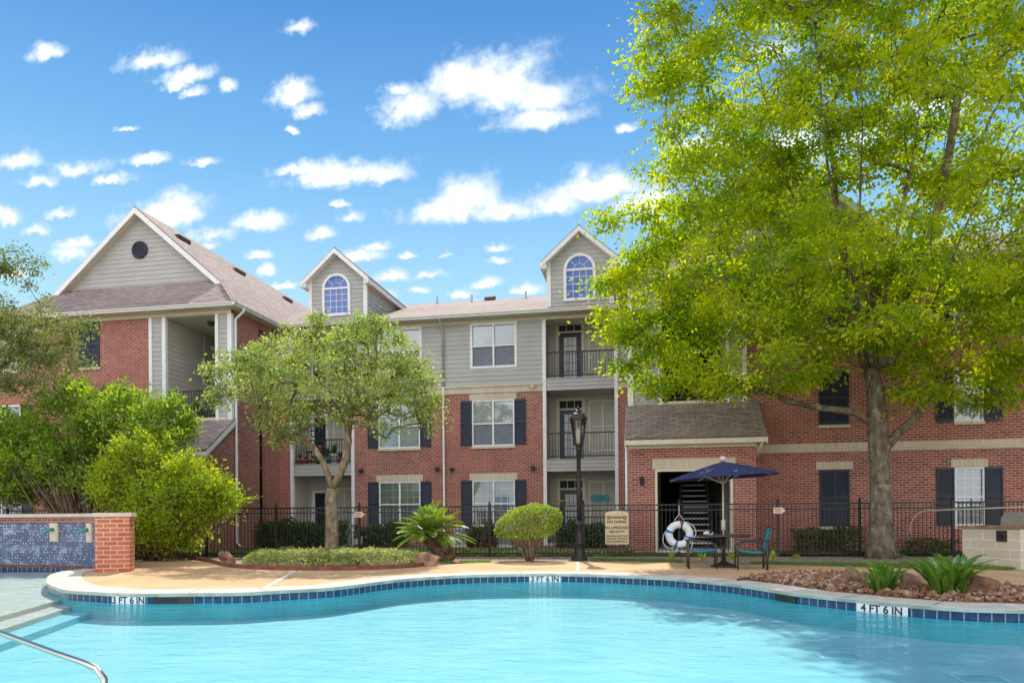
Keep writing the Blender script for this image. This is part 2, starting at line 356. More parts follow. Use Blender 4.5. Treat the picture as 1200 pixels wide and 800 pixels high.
leafmat('leaf_topiary', (0.20, 0.24, 0.03), (0.42, 0.48, 0.10), (0.55, 0.62, 0.05), 0.38, 0.5, 0.03)
leafmat('leaf_cover', (0.16, 0.20, 0.03), (0.62, 0.60, 0.22), (0.52, 0.54, 0.08), 0.36, 0.5, 0.03)
leafmat('leaf_palm', (0.08, 0.15, 0.012), (0.20, 0.29, 0.03), (0.52, 0.64, 0.02), 0.45, 0.35, 0.06)
leafmat('leaf_strap', (0.06, 0.15, 0.012), (0.17, 0.28, 0.025), (0.46, 0.62, 0.03), 0.4, 0.3, 0.10)
leafmat('leaf_yellow', (0.30, 0.34, 0.02), (0.46, 0.46, 0.03), (0.60, 0.62, 0.03), 0.4, 0.4, 0.06)
leafmat('grass_blade', (0.07, 0.16, 0.015), (0.15, 0.26, 0.03), (0.30, 0.46, 0.03), 0.45, 0.5, 0.04)
def gravel_mat():
    m, t, o = new_mat('river_rock')
    g = t.nodes.new('ShaderNodeNewGeometry'); r = t.nodes.new('ShaderNodeValToRGB'); L(t, g.outputs['Random Per Island'], r.inputs[0])
    e = r.color_ramp.elements; e[0].color = (0.15, 0.06, 0.035, 1); e[1].color = (0.50, 0.36, 0.27, 1)
    for p, c in ((0.3, (0.29, 0.13, 0.07, 1)), (0.55, (0.37, 0.20, 0.11, 1)), (0.82, (0.43, 0.28, 0.18, 1))): q = e.new(p); q.color = c
    c = mixc(t, mth(t, 'MULTIPLY', maprange(t, noise(t, 25, 4), 0.4, 0.7), 0.35), r.outputs[0], (0.16, 0.09, 0.06))
    b = principled(t, o, c, 0.85, 0, 0.2); bump(t, b, noise(t, 40, 4), 0.5, 0.02); MATS['river_rock'] = m
gravel_mat()

# ------------------------------------------------------------------ mesh helpers
class MB:
    def __init__(s): s.v = []; s.f = []
    def quad(s, *p):
        i = len(s.v); s.v += [tuple(q) for q in p]; s.f.append(tuple(range(i, i+len(p)))); return s
    def box(s, a, b):
        x0, y0, z0 = a; x1, y1, z1 = b
        if x0 > x1: x0, x1 = x1, x0
        if y0 > y1: y0, y1 = y1, y0
        if z0 > z1: z0, z1 = z1, z0
        i = len(s.v)
        s.v += [(x0, y0, z0), (x1, y0, z0), (x1, y1, z0), (x0, y1, z0), (x0, y0, z1), (x1, y0, z1), (x1, y1, z1), (x0, y1, z1)]
        s.f += [tuple(i+k for k in q) for q in ((0, 3, 2, 1), (4, 5, 6, 7), (0, 1, 5, 4), (1, 2, 6, 5), (2, 3, 7, 6), (3, 0, 4, 7))]; return s
    def prism(s, base, h):        # base: polygon points, h: offset vector
        i = len(s.v); n = len(base); h = Vector(h)
        s.v += [tuple(Vector(p)) for p in base] + [tuple(Vector(p)+h) for p in base]
        s.f.append(tuple(range(i+n-1, i-1, -1))); s.f.append(tuple(range(i+n, i+2*n)))
        for k in range(n): s.f.append((i+k, i+(k+1) % n, i+n+(k+1) % n, i+n+k))
        return s
    def bar(s, p, q, w, h):       # square bar from p to q
        p, q = Vector(p), Vector(q); d = (q-p).normalized()
        a = d.cross(Vector((0, 0, 1)));
        if a.length < 1e-4: a = Vector((1, 0, 0))
        a.normalize(); b = d.cross(a)
        base = [p+a*sx*w/2+b*sy*h/2 for sx, sy in ((-1, -1), (1, -1), (1, 1), (-1, 1))]
        return s.prism(base, q-p)
    def tube(s, pts, r, n=8, cap=True):
        pts = [Vector(p) for p in pts]; m = len(pts)
        if not hasattr(r, '__len__'): r = [r]*m
        ref = None; rings = []
        for k in range(m):
            d = (pts[min(k+1, m-1)]-pts[max(k-1, 0)]).normalized()
            if ref is None:
                ref = d.cross(Vector((0.13, 0.99, 0.05)) if abs(d.y) < 0.9 else Vector((1, 0, 0))).normalized()
            a = (ref - d*ref.dot(d)).normalized(); b = d.cross(a); ref = a
            i = len(s.v)
            for j in range(n):
                t = 2*math.pi*j/n; s.v.append(tuple(pts[k]+(a*math.cos(t)+b*math.sin(t))*r[k]))
            rings.append(i)
        for k in range(m-1):
            for j in range(n): s.f.append((rings[k]+j, rings[k]+(j+1) % n, rings[k+1]+(j+1) % n, rings[k+1]+j))
        if cap:
            s.f.append(tuple(rings[0]+j for j in range(n-1, -1, -1))); s.f.append(tuple(rings[-1]+j for j in range(n)))
        return s
    def lathe(s, c, prof, n=16, ax=None):
        c = Vector(c); rings = []
        for (r, z) in prof:
            i = len(s.v); rings.append(i)
            for j in range(n):
                t = 2*math.pi*j/n; s.v.append((c.x+r*math.cos(t), c.y+r*math.sin(t), c.z+z))
        for k in range(len(prof)-1):
            for j in range(n): s.f.append((rings[k]+j, rings[k]+(j+1) % n, rings[k+1]+(j+1) % n, rings[k+1]+j))
        s.f.append(tuple(rings[0]+j for j in range(n-1, -1, -1))); s.f.append(tuple(rings[-1]+j for j in range(n)))
        return s
    def torus(s, c, Rr, r, U, V, n=28, m=10, a0=0, a1=2*math.pi):
        c, U, V = Vector(c), Vector(U).normalized(), Vector(V).normalized(); Nn = U.cross(V)
        full = abs(a1-a0-2*math.pi) < 1e-4; cnt = n if full else n+1; i0 = len(s.v)
        for k in range(cnt):
            a = a0+(a1-a0)*k/n; d = U*math.cos(a)+V*math.sin(a)
            for j in range(m):
                b = 2*math.pi*j/m; s.v.append(tuple(c+d*(Rr+r*math.cos(b))+Nn*r*math.sin(b)))
        for k in range(n):
            k2 = (k+1) % cnt
            for j in range(m): s.f.append((i0+k*m+j, i0+k*m+(j+1) % m, i0+k2*m+(j+1) % m, i0+k2*m+j))
        return s
def uv_all(me):
    uv = me.uv_layers.new(name='UVMap'); d = uv.data
    for p in me.polygons:
        n = p.normal
        if abs(n.z) > 0.97: t = Vector((1, 0, 0)); b = Vector((0, 1, 0))
        else:
            t = Vector((0, 0, 1)).cross(n).normalized(); b = n.cross(t)
        for li in p.loop_indices:
            co = me.vertices[me.loops[li].vertex_index].co
            d[li].uv = (co.dot(t), co.dot(b))
def link(name, me, mat, parent=None, pl=None):
    me.materials.append(MATS[mat] if isinstance(mat, str) else mat)
    o = bpy.data.objects.new(name, me); COL.objects.link(o)
    if parent is not None:
        o.parent = parent
        if parent.get('_world'): o.matrix_parent_inverse = Matrix.Translation(-Vector(parent.location))
    return o
def build(name, mb, mat, parent=None, smooth=False, label=None):
    me = bpy.data.meshes.new(name); me.from_pydata(mb.v, [], mb.f); me.update()
    uv_all(me)
    if smooth: me.polygons.foreach_set('use_smooth', [True]*len(me.polygons))
    o = link(name, me, mat, parent)
    if label: o['label'] = label
    return o
def tag(o, label=None, cat=None, group=None, kind=None):
    for k, v in (('label', label), ('category', cat), ('group', group), ('kind', kind)):
        if v: o[k] = v
    return o
def thing(name, label, cat, loc=(0, 0, 0), group=None, world=False, rz=0):
    o = bpy.data.objects.new(name, None); COL.objects.link(o); o.location = loc; o.rotation_euler = (0, 0, rz)
    o.empty_display_size = 0.2
    if world: o['_world'] = 1
    return tag(o, label, cat, group)
def text(name, body, size, loc, rotz, parent, mat, world_parent=None, extr=0.001, align='CENTER', bold=0.03):
    cu = bpy.data.curves.new(name, 'FONT'); cu.body = body; cu.size = size; cu.align_x = align; cu.align_y = 'CENTER'; cu.extrude = extr; cu.offset = bold*size
    tmp = bpy.data.objects.new(name, cu); COL.objects.link(tmp)
    dg = bpy.context.evaluated_depsgraph_get(); me = bpy.data.meshes.new_from_object(tmp.evaluated_get(dg))
    COL.objects.unlink(tmp); bpy.data.objects.remove(tmp)
    M = Matrix.Translation(Vector(loc)) @ Matrix.Rotation(rotz, 4, 'Z') @ Matrix.Rotation(math.pi/2, 4, 'X')
    me.transform(M); me.materials.clear()
    return link(name, me, mat, parent)
def copy_tree(o, parent=None):
    c = o.copy(); COL.objects.link(c)
    if parent is not None: c.parent = parent
    for ch in list(o.children): copy_tree(ch, c)
    return c
def fill(name, outer, holes, z, mat):
    loops = [[Vector((p[0], p[1], 0)) for p in outer]] + [[Vector((p[0], p[1], 0)) for p in h] for h in holes]
    tris = tessellate_polygon(loops); vs = [v for l in loops for v in l]
    me = bpy.data.meshes.new(name)
    fs = []
    for t in tris:
        a, b, c = (vs[i] for i in t)
        fs.append(tuple(t) if (b-a).cross(c-a).z > 0 else tuple(reversed(t)))
    me.from_pydata([(v.x, v.y, z) for v in vs], [], fs); me.update(); uv_all(me)
    return link(name, me, mat)
def smoothline(pts, n=6, closed=False):
    pts = [Vector(p) for p in pts]; out = []; m = len(pts)
    for i in range(m if closed else m-1):
        p0 = pts[(i-1) % m] if closed or i > 0 else pts[i]; p1 = pts[i]; p2 = pts[(i+1) % m]
        p3 = pts[(i+2) % m] if closed or i+2 < m else p2
        for k in range(n):
            t = k/n
            out.append(0.5*((2*p1)+(p2-p0)*t+(2*p0-5*p1+4*p2-p3)*t*t+(3*p1-p0-3*p2+p3)*t**3))
    if not closed: out.append(pts[-1])
    return out
# ------------------------------------------------------------------ pool outline and ground
WZ = -0.15
edge_px = [(57, 692), (66, 697), (80, 701.7), (110, 704), (143, 706), (187, 706.3), (230, 705.7), (283, 705), (333, 702), (393, 698), (467, 688), (533, 683),
           (600, 681), (650, 680.7), (700, 681.7), (767, 685), (800, 687.5), (867, 695), (933, 706), (1000, 714), (1067, 721), (1133, 726), (1200, 728)]
far = [at_z(x, y, WZ) for x, y in edge_px]
tip = [at_z(100, 674, WZ), at_z(74, 677.5, WZ), at_z(59, 683, WZ)]
far = smoothline([(p.x, p.y, 0) for p in tip+far], 5)
near = smoothline([(far[-1].x, far[-1].y, 0), (6.2, 9.6, 0), (8.6, 8.6, 0), (10.2, 6, 0), (9.4, 2.6, 0), (6.5, 1.4, 0), (3.6, 2.6, 0), (1.5, 4.8, 0), (-0.25, 5.50, 0), (-2.2, 4.6, 0), (-5.0, 2.4, 0),
                   (-8.5, 1.2, 0), (-13, 2.0, 0), (-17.5, 5.5, 0), (-20.4, 10.5, 0), (-20.5, 15.8, 0)], 5)[1:]
wall_line = smoothline([(-20.5, 15.8, 0), (-19, 16.7, 0), (-17.3, 17.07, 0), (-15.75, 17.05, 0), (-14.2, 16.55, 0), (-13.15, 15.8, 0), (-12.64, 15.02, 0)], 6)
pier_c = [Vector((-12.46, 14.71, 0)), Vector((-11.80, 15.01, 0)), Vector((-11.99, 15.42, 0)), Vector((-12.65, 15.12, 0))]
POOL = far + near + wall_line[1:]
SEGFAR = far + near                                                 # the part with coping

ground = fill('ground', [(-900, -900), (900, -900), (900, 900), (-900, 900)], [POOL], 0.0, 'soil'); tag(ground, kind='structure')
deck_px = [(152, 656), (190, 654.5), (222, 655.5), (245, 659), (268, 664.5), (310, 667.5), (360, 668.5), (420, 668), (470, 666), (497, 663.5), (520, 661.5), (560, 659.5), (620, 659.5),
           (660, 658.5), (720, 658), (790, 659.5), (850, 661), (905, 661.5), (950, 663), (1020, 665), (1100, 667), (1180, 668.5), (1260, 670)]
deck_back = [at_z(x, y, 0) for x, y in deck_px]
deck_back = [Vector((p.x, p.y, 0)) for p in smoothline(deck_back, 4)]
deck_outer = deck_back + [Vector((26, 15.5, 0)), Vector((26, -14, 0)), Vector((-34, -14, 0)), Vector((-34, 13, 0)), Vector((-22, 17.4, 0)), Vector((-17, 18.3, 0)), Vector((-13.6, 17.9, 0))]
deck = fill('pool_deck', deck_outer, [POOL], 0.006, 'deck_concrete'); tag(deck, kind='structure')

def offset_line(pts, d):
    out = []
    for i, p in enumerate(pts):
        t = (pts[min(i+1, len(pts)-1)]-pts[max(i-1, 0)]).normalized()
        out.append(p + Vector((-t.y, t.x, 0))*d)
    return out
pool = thing('swimming_pool', 'free form swimming pool with pale coping and a band of blue tiles', 'swimming pool', (-2, 10, 0), world=True)
nose = MB(); mb = MB(); outer = offset_line(SEGFAR, 0.60); lip = offset_line(SEGFAR, -0.03)
for i in range(len(SEGFAR)-1):
    a, b, c, d, e, f = SEGFAR[i], SEGFAR[i+1], outer[i], outer[i+1], lip[i], lip[i+1]
    Z = Vector((0, 0, 1))
    mb.quad(e+Z*0.016, f+Z*0.016, d+Z*0.016, c+Z*0.016); mb.quad(c+Z*0.016, d+Z*0.016, d, c)
    nose.quad(e-Z*0.045, f-Z*0.045, f+Z*0.004, e+Z*0.004); mb.quad(e+Z*0.004, f+Z*0.004, f+Z*0.016, e+Z*0.016); nose.quad(a-Z*0.045, b-Z*0.045, f-Z*0.045, e-Z*0.045)
jm = MB(); acc_ = 0.9
for i in range(1, len(SEGFAR)-1):
    acc_ += (SEGFAR[i]-SEGFAR[i-1]).length
    if acc_ > 1.25:
        acc_ = 0; t = (SEGFAR[i+1]-SEGFAR[i-1]).normalized()*0.006; a, c = lip[i]+Vector((0, 0, 0.0195)), outer[i]+Vector((0, 0, 0.0195)); jm.quad(a-t, a+t, c+t, c-t)
nf_ = len(mb.f); i0_ = len(mb.v); mb.v += jm.v; mb.f += [tuple(i0_+k for k in f) for f in jm.f]
co_ = build('coping', mb, 'coping', pool); co_.data.materials.append(MATS['bronze_metal'])
for p_ in co_.data.polygons:
    if p_.index >= nf_: p_.material_index = 1
build('coping_nose', nose, 'coping_nose', pool)
mb = MB(); mt = MB(); FL = -0.62
s = 0.0
for i in range(len(SEGFAR)-1):
    a, b = SEGFAR[i], SEGFAR[i+1]; Z = Vector((0, 0, 1))
    mt.quad(a-Z*0.165, b-Z*0.165, b-Z*0.002, a-Z*0.002)
    mb.quad(a+Z*FL, b+Z*FL, b-Z*0.165, a-Z*0.165)
tile_o = build('waterline_tiles', mt, 'blue_tile', pool)
uvd = tile_o.data.uv_layers[0].data; s = 0
for i, p in enumerate(tile_o.data.polygons):
    l = (SEGFAR[i+1]-SEGFAR[i]).length
    for li, (u, v) in zip(p.loop_indices, ((s, -0.168), (s+l, -0.168), (s+l, -0.005), (s, -0.005))): uvd[li].uv = (u, v)
    s += l
fl = fill('pool_floor', POOL, [], -0.46, 'pool_plaster'); fl.parent = pool; fl.matrix_parent_inverse = Matrix.Translation(-pool.location)
build('pool_wall', mb, 'pool_side', pool)
# the sun shelf and the steps down from it
A = [at_z(72, 702, -0.2), at_z(92, 707, -0.27), at_z(118, 712, -0.34)]
B = [at_z(0, 722, -0.2), at_z(0, 737, -0.27), at_z(0, 753, -0.34)]
for k, (z, mat_) in enumerate(((-0.20, 'shelf_plaster'), (-0.28, 'shelf_plaster'), (-0.36, 'pool_plaster'))):
    a, b = A[k], B[k]; d = (b-a).normalized(); b2 = a+d*9.5; a2 = a-d*0.15
    pts = [(a2.x, a2.y, -0.6), (a2.x-0.1, a2.y+1.0, -0.6), (-12.3, 14.6, -0.6), (-12.9, 15.4, -0.6), (-15.5, 17.2, -0.6), (-20.4, 16.2, -0.6), (-20.3, 10.6, -0.6), (b2.x, b2.y, -0.6)]
    build('sun_shelf' if k == 0 else 'step', MB().prism(pts, (0, 0, z+0.6)), mat_, pool)
wp = fill('pool_water', POOL, [], WZ, 'pool_water'); tag(wp, kind='structure')

def seg_frame(px, py):
    p = at_z(px, py, WZ); best = min(range(len(SEGFAR)-1), key=lambda i: (Vector((p.x, p.y, 0))-(SEGFAR[i]+SEGFAR[i+1])/2).length)
    a, b = SEGFAR[best], SEGFAR[best+1]; t = (b-a).normalized(); n = Vector((t.y, -t.x, 0))
    q = a + t*(Vector((p.x, p.y, 0))-a).dot(t)
    return q, t, n
for (px, py, body, w) in ((152.5, 706, '3 FT 6 IN', 0.60), (638.5, 680.7, '3 FT 6 IN', 0.66), (1035, 717.5, '4 FT 6 IN', 0.72)):
    q, t, n = seg_frame(px, py)
    c = q + n*0.010
    base = [c-t*w/2+Vector((0, 0, -0.17)), c+t*w/2+Vector((0, 0, -0.17)), c+t*w/2+n*0.012+Vector((0, 0, -0.17)), c-t*w/2+n*0.012+Vector((0, 0, -0.17))]
    mk = build('depth_marker', MB().prism(base, (0, 0, 0.133)), 'white_plastic', pool)
    mk['label'] = 'white depth marker tile reading ' + body
    text('lettering', body, 0.150, c+n*0.0135+Vector((0, 0, -0.105)), math.atan2(t.y, t.x), mk, 'sign_ink')
for (px, py, w) in ((205, 706, 0.62), (922, 704, 0.5)):
    q, t, n = seg_frame(px, py); c = q + n*0.004
    base = [c-t*w/2+Vector((0, 0, -0.155)), c+t*w/2+Vector((0, 0, -0.155)), c+t*w/2+n*0.01+Vector((0, 0, -0.155)), c-t*w/2+n*0.01+Vector((0, 0, -0.155))]
    sk = build('skimmer', MB().prism(base, (0, 0, 0.115)), 'dark_plastic', pool)
    c2 = c+t*(w*0.30)+n*0.011
    b2 = [c2-t*w*0.18+Vector((0, 0, -0.15)), c2+t*w*0.18+Vector((0, 0, -0.15)), c2+t*w*0.18+n*0.004+Vector((0, 0, -0.15)), c2-t*w*0.18+n*0.004+Vector((0, 0, -0.15))]
    build('weir_flap', MB().prism(b2, (0, 0, 0.10)), 'bronze_metal', sk)
for (px, py) in ((985, 769), (1150, 795)):
    p = at_z(px, py, -0.455); g = MB()
    g.box((p.x-0.26, p.y-0.2, -0.458), (p.x+0.26, p.y+0.2, -0.45))
    gd = build('drain_grate', g, 'drain_blue', pool); sl_ = MB()
    for k in range(5): sl_.box((p.x-0.2, p.y-0.15+k*0.07, -0.449), (p.x+0.2, p.y-0.125+k*0.07, -0.447))
    build('slot', sl_, 'pool_side', gd)
# saw-cut joints in the deck
def strip(p, q, w, z):
    p, q = Vector((p.x, p.y, z)), Vector((q.x, q.y, z)); t = (q-p).normalized(); n = Vector((-t.y, t.x, 0))*w/2
    return (p-n, q-n, q+n, p+n)
mb = MB()
for (a, b) in (((346, 669), (310, 689)), ((677, 659), (677, 668))): mb.quad(*strip(at_z(*a), at_z(*b), 0.07, 0.0105))
tag(build('pool_deck_joint', mb, 'white_trim'), kind='structure')

# fountain wall
fw_ = thing('fountain_wall', 'curved brick fountain wall with dotted blue tiles and cream spout plates', 'fountain wall', (-14.5, 16.6, 0), world=True)
back_line = offset_line(wall_line, 0.45)
bk, tl, rs, bs, cp = MB(), MB(), MB(), MB(), MB()
slen = [0]
for i in range(len(wall_line)-1): slen.append(slen[-1]+(wall_line[i+1]-wall_line[i]).length)
Z = Vector((0, 0, 1))
fr2 = offset_line(wall_line, -0.03); fcap = offset_line(wall_line, -0.09); bcap = offset_line(wall_line, 0.52)
for i in range(len(wall_line)-1):
    a, b = wall_line[i], wall_line[i+1]; c, d = back_line[i], back_line[i+1]; e, f = fr2[i], fr2[i+1]
    tl.quad(a, b, b+Z*1.13, a+Z*1.13)
    bk.quad(e+Z*1.13, f+Z*1.13, f+Z*1.27, e+Z*1.27); bk.quad(a+Z*1.13, b+Z*1.13, f+Z*1.13, e+Z*1.13); bk.quad(d, c, c+Z*1.27, d+Z*1.27)
    rs.quad(e-Z*0.075, f-Z*0.075, f+Z*0.0, e+Z*0.0); rs.quad(e, f, b, a)
    bs.quad(e-Z*0.30, f-Z*0.30, f-Z*0.075, e-Z*0.075)
    g, h, k, l = fcap[i], fcap[i+1], bcap[i+1], bcap[i]
    cp.quad(g+Z*1.36, h+Z*1.36, k+Z*1.36, l+Z*1.36); cp.quad(g+Z*1.27, h+Z*1.27, h+Z*1.36, g+Z*1.36); cp.quad(l+Z*1.27, g+Z*1.27, h+Z*1.27, k+Z*1.27) ; cp.quad(k+Z*1.27, l+Z*1.27, l+Z*1.36, k+Z*1.36)
to = build('tile_panel', tl, 'dotted_tile', fw_)
uvd = to.data.uv_layers[0].data
for i, p in enumerate(to.data.polygons):
    for li, (u, v) in zip(p.loop_indices, ((slen[i], 0), (slen[i+1], 0), (slen[i+1], 1.13), (slen[i], 1.13))): uvd[li].uv = (u, v)
build('brick_course', bk, 'red_brick', fw_); build('red_tile_strip', rs, 'edging_rust', fw_); build('blue_tile_strip', bs, 'blue_tile', fw_)
pr = MB(); c0 = sum(pier_c, Vector())/4
pr.prism([p-Z*0.3 for p in pier_c], (0, 0, 1.57))
po = build('brick_pier', pr, 'orange_brick', fw_)
cp.prism([c0+(p-c0)*1.12+Z*1.273 for p in pier_c], (0, 0, 0.092))
build('cap', cp, 'coping', fw_)
for (px, d_) in ((62, 0), (104, 1)):
    r0 = ray(px, 622); best = None
    for i in range(len(wall_line)-1):
        p = (wall_line[i]+wall_line[i+1])/2; ang = abs(math.atan2(p.x, p.y)-math.atan2(r0.x, r0.y))
        if best is None or ang < best[0]: best = (ang, i)
    i = best[1]; a, b = wall_line[i], wall_line[i+1]; t = (b-a).normalized(); n = Vector((t.y, -t.x, 0)); c = (a+b)/2
    m_ = MB(); m_.prism([c-t*0.15+Z*0.62, c+t*0.15+Z*0.62, c+t*0.15+n*0.05+Z*0.62, c-t*0.15+n*0.05+Z*0.62], (0, 0, 0.49))
    m_.prism([c-t*0.11+n*0.05+Z*0.66, c+t*0.11+n*0.05+Z*0.66, c+t*0.11+n*0.065+Z*0.66, c-t*0.11+n*0.065+Z*0.66], (0, 0, 0.41))
    pl_ = build('spout_plate', m_, 'plaster_plate', fw_)
    q = c+n*0.06+Z*0.94
    build('spout', MB().tube([q, q+n*0.10, q+n*0.20-Z*0.05-t*0.03, q+n*0.26-Z*0.10-t*0.05], [0.055, 0.04, 0.035, 0.03], 10), 'copper_green', pl_, True)

# bed edging and the rock bed by the pool
def edging(px, name, label=None, z=0.10):
    pts = smoothline([at_z(x, y) for x, y in px], 4); mb = MB(); n1 = offset_line(pts, 0.035)
    for i in range(len(pts)-1):
        a, b, c, d = [Vector((p.x, p.y, 0)) for p in (pts[i], pts[i+1], n1[i], n1[i+1])]
        mb.quad(a, b, b+Z*z, a+Z*z); mb.quad(a+Z*z, b+Z*z, d+Z*z, c+Z*z); mb.quad(d, c, c+Z*z, d+Z*z)
    o = build(name, mb, 'edging_rust'); return o
o = edging(deck_px[:10], 'bed_edging'); tag(o, 'rust coloured edging curving along the front of the left planting bed', 'edging')
rock_back = [(866, 681), (905, 674.5), (945, 673), (985, 673), (1030, 676), (1075, 679), (1130, 683), (1175, 688), (1230, 694)]
o = edging(rock_back, 'bed_edging', z=0.05); tag(o, 'low dark edging along the back of the river rock bed', 'edging')
rb_front = [p for p in outer if at_z(868, 690, 0).x < p.x < 6.2 and p.y > 9]
rb_back = [at_z(x, y) for x, y in rock_back]
rb_poly = [Vector((p.x, p.y, 0)) for p in rb_back] + [Vector((6.5, 9.9, 0))] + list(reversed([Vector((p.x, p.y, 0)) for p in rb_front]))
tag(fill('rock_bed', rb_poly, [], 0.012, 'soil'), kind='structure')
def inside(p, poly):
    c = False; j = len(poly)-1
    for i in range(len(poly)):
        if (poly[i].y > p[1]) != (poly[j].y > p[1]) and p[0] < (poly[j].x-poly[i].x)*(p[1]-poly[i].y)/(poly[j].y-poly[i].y)+poly[i].x: c = not c
        j = i
    return c
def rock_shape(rng, n=2):
    bm = bmesh.new(); bmesh.ops.create_icosphere(bm, subdivisions=n, radius=1)
    ph = [rng.uniform(0, 6.28) for _ in range(9)]
    for v in bm.verts:
        c = v.co
        k = 1+0.22*math.sin(3*c.x+ph[0])*math.cos(2.3*c.y+ph[1])+0.16*math.sin(5*c.z+ph[2]+2*c.x)+0.10*math.sin(9*c.y+ph[3]+4*c.z)
        for ax_ in range(5):                                        # a few flat faces
            d = Vector((math.cos(ph[4]+ax_*1.9), math.sin(ph[4]+ax_*1.9), 0.75*math.sin(ph[7]+ax_*1.3))).normalized()
            t = c.dot(d)
            if t > 0.55: k *= 0.55/t*0.95+0.05
        v.co = c*k
    V = np.array([v.co[:] for v in bm.verts]); Fc = [tuple(v.index for v in f.verts) for f in bm.faces]
    bm.free(); return V, Fc
rng = random.Random(3)
shapes = [rock_shape(rng, 1) for _ in range(8)]
mb = MB(); xs = [p.x for p in rb_poly]; ys = [p.y for p in rb_poly]; cnt = 0
while cnt < 4200:
    x, y = rng.uniform(min(xs), max(xs)), rng.uniform(min(ys), max(ys))
    if not inside((x, y), rb_poly): continue
    cnt += 1; V, Fc = rng.choice(shapes); sz = rng.choice((0.03, 0.035, 0.04, 0.05, 0.06, 0.085))*rng.uniform(0.8, 1.2)
    M = np.array((Matrix.Rotation(rng.uniform(0, 6.28), 3, 'Z') @ Matrix.Rotation(rng.uniform(-0.5, 0.5), 3, 'X') @ Matrix.Diagonal((sz, sz*rng.uniform(0.6, 1), sz*rng.uniform(0.4, 0.7)))))
    Vw = V @ M.T + np.array((x, y, 0.02+rng.uniform(0, 0.07))); i0 = len(mb.v)
    mb.v += [tuple(p) for p in Vw]; mb.f += [tuple(i0+k for k in f) for f in Fc]
tag(build('river_rocks', mb, 'river_rock', smooth=False), 'loose brown river rocks filling the bed beside the pool', 'river rocks', kind='stuff')
def boulder(px, py, w, h, dpt, label, seed, group, sink=0.25, rz=None):
    rg = random.Random(seed); V, Fc = rock_shape(rg, 3); p = at_z(px, py)
    mb = MB(); mb.v = [tuple(q) for q in V*np.array((w/2, dpt/2, h*0.75))+np.array((0, 0, h*(0.75-sink)-0.02))]; mb.f = Fc
    o = build('boulder', mb, 'boulder', smooth=True)
    o.location = (p.x, p.y, 0); o.rotation_euler = (0, 0, rg.uniform(-0.4, 0.4) if rz is None else rz)
    tag(o, label, 'boulder', group)
G1 = 'boulders in the left planting bed'; G2 = 'boulders in the river rock bed'
boulder(266, 660, 0.62, 0.28, 0.4, 'squarish brown boulder left of the ground cover', 1, G1)
boulder(366, 661, 0.75, 0.30, 0.4, 'long rough boulder in front of the middle of the ground cover', 2, G1)
boulder(415, 662.5, 0.5, 0.2, 0.3, 'low reddish boulder in front of the ground cover near the palm', 4, G1)
boulder(503, 663, 0.72, 0.30, 0.45, 'rounded grey brown boulder at the foot of the sago palm', 5, G1)
boulder(322, 663.5, 0.34, 0.10, 0.25, 'small flat dark rock behind the rust edging', 6, G1)
boulder(382, 664, 0.16, 0.12, 0.16, 'fist sized round stone right of the long rough boulder', 8, G1)
boulder(536, 660, 0.45, 0.10, 0.3, 'flat pale rock right of the palm trunk', 9, G1)
boulder(993, 688, 0.36, 0.32, 0.3, 'upright red brown boulder left of the strap leaf plants', 11, G2)
boulder(1066, 693, 0.44, 0.24, 0.3, 'brown boulder between the two strap leaf plants', 12, G2)
boulder(1146, 698, 0.46, 0.28, 0.32, 'orange brown boulder right of the larger strap leaf plant', 13, G2)
# ------------------------------------------------------------------ apartment building
BG = 0.10                                                            # ground level at the walls
bld = thing('apartment_building', 'three storey red brick and grey siding apartment building with gabled wings and dormers', 'building', (-3, 28, 0), world=True)
class Fr:                                                            # a wall's frame: u runs along it, n is its outward normal
    def __init__(s, o, u, n): s.o, s.u, s.n = Vector(o), Vector(u), Vector(n)
    def p(s, u, z, off=0.0): return s.o + s.u*u + Vector((0, 0, z)) + s.n*off
FC = Fr((0, 27.9, 0), (1, 0, 0), (0, -1, 0))                          # centre facade (u = world X)
FLW = Fr((0, 24.5, 0), (1, 0, 0), (0, -1, 0))                         # fronts of both wings
FBK = Fr((0, 29.5, 0), (1, 0, 0), (0, -1, 0))                         # back of the balconies
def fquad(mb, fr, u0, u1, z0, z1, off=0.0): mb.quad(fr.p(u0, z0, off), fr.p(u1, z0, off), fr.p(u1, z1, off), fr.p(u0, z1, off))
def fbox(mb, fr, u0, u1, z0, z1, o0, o1):
    mb.prism([fr.p(u0, z0, o0), fr.p(u1, z0, o0), fr.p(u1, z0, o1), fr.p(u0, z0, o1)], (0, 0, z1-z0))
def wall(mb, fr, u0, u1, z0, z1, ops=(), depth=0.13):
    us = sorted({u0, u1, *[min(max(v, u0), u1) for o in ops for v in o[:2]]}); zs = sorted({z0, z1, *[min(max(v, z0), z1) for o in ops for v in o[2:4]]})
    for i in range(len(us)-1):
        for j in range(len(zs)-1):
            cu, cz = (us[i]+us[i+1])/2, (zs[j]+zs[j+1])/2
            if any(o[0] < cu < o[1] and o[2] < cz < o[3] for o in ops): continue
            fquad(mb, fr, us[i], us[i+1], zs[j], zs[j+1])
    for o in ops:
        a, b, c, d = o[:4]
        if depth:
            mb.quad(fr.p(a, c), fr.p(a, d), fr.p(a, d, -depth), fr.p(a, c, -depth)); mb.quad(fr.p(b, d), fr.p(b, c), fr.p(b, c, -depth), fr.p(b, d, -depth))
            mb.quad(fr.p(a, d), fr.p(b, d), fr.p(b, d, -depth), fr.p(a, d, -depth)); mb.quad(fr.p(b, c), fr.p(a, c), fr.p(a, c, -depth), fr.p(b, c, -depth))
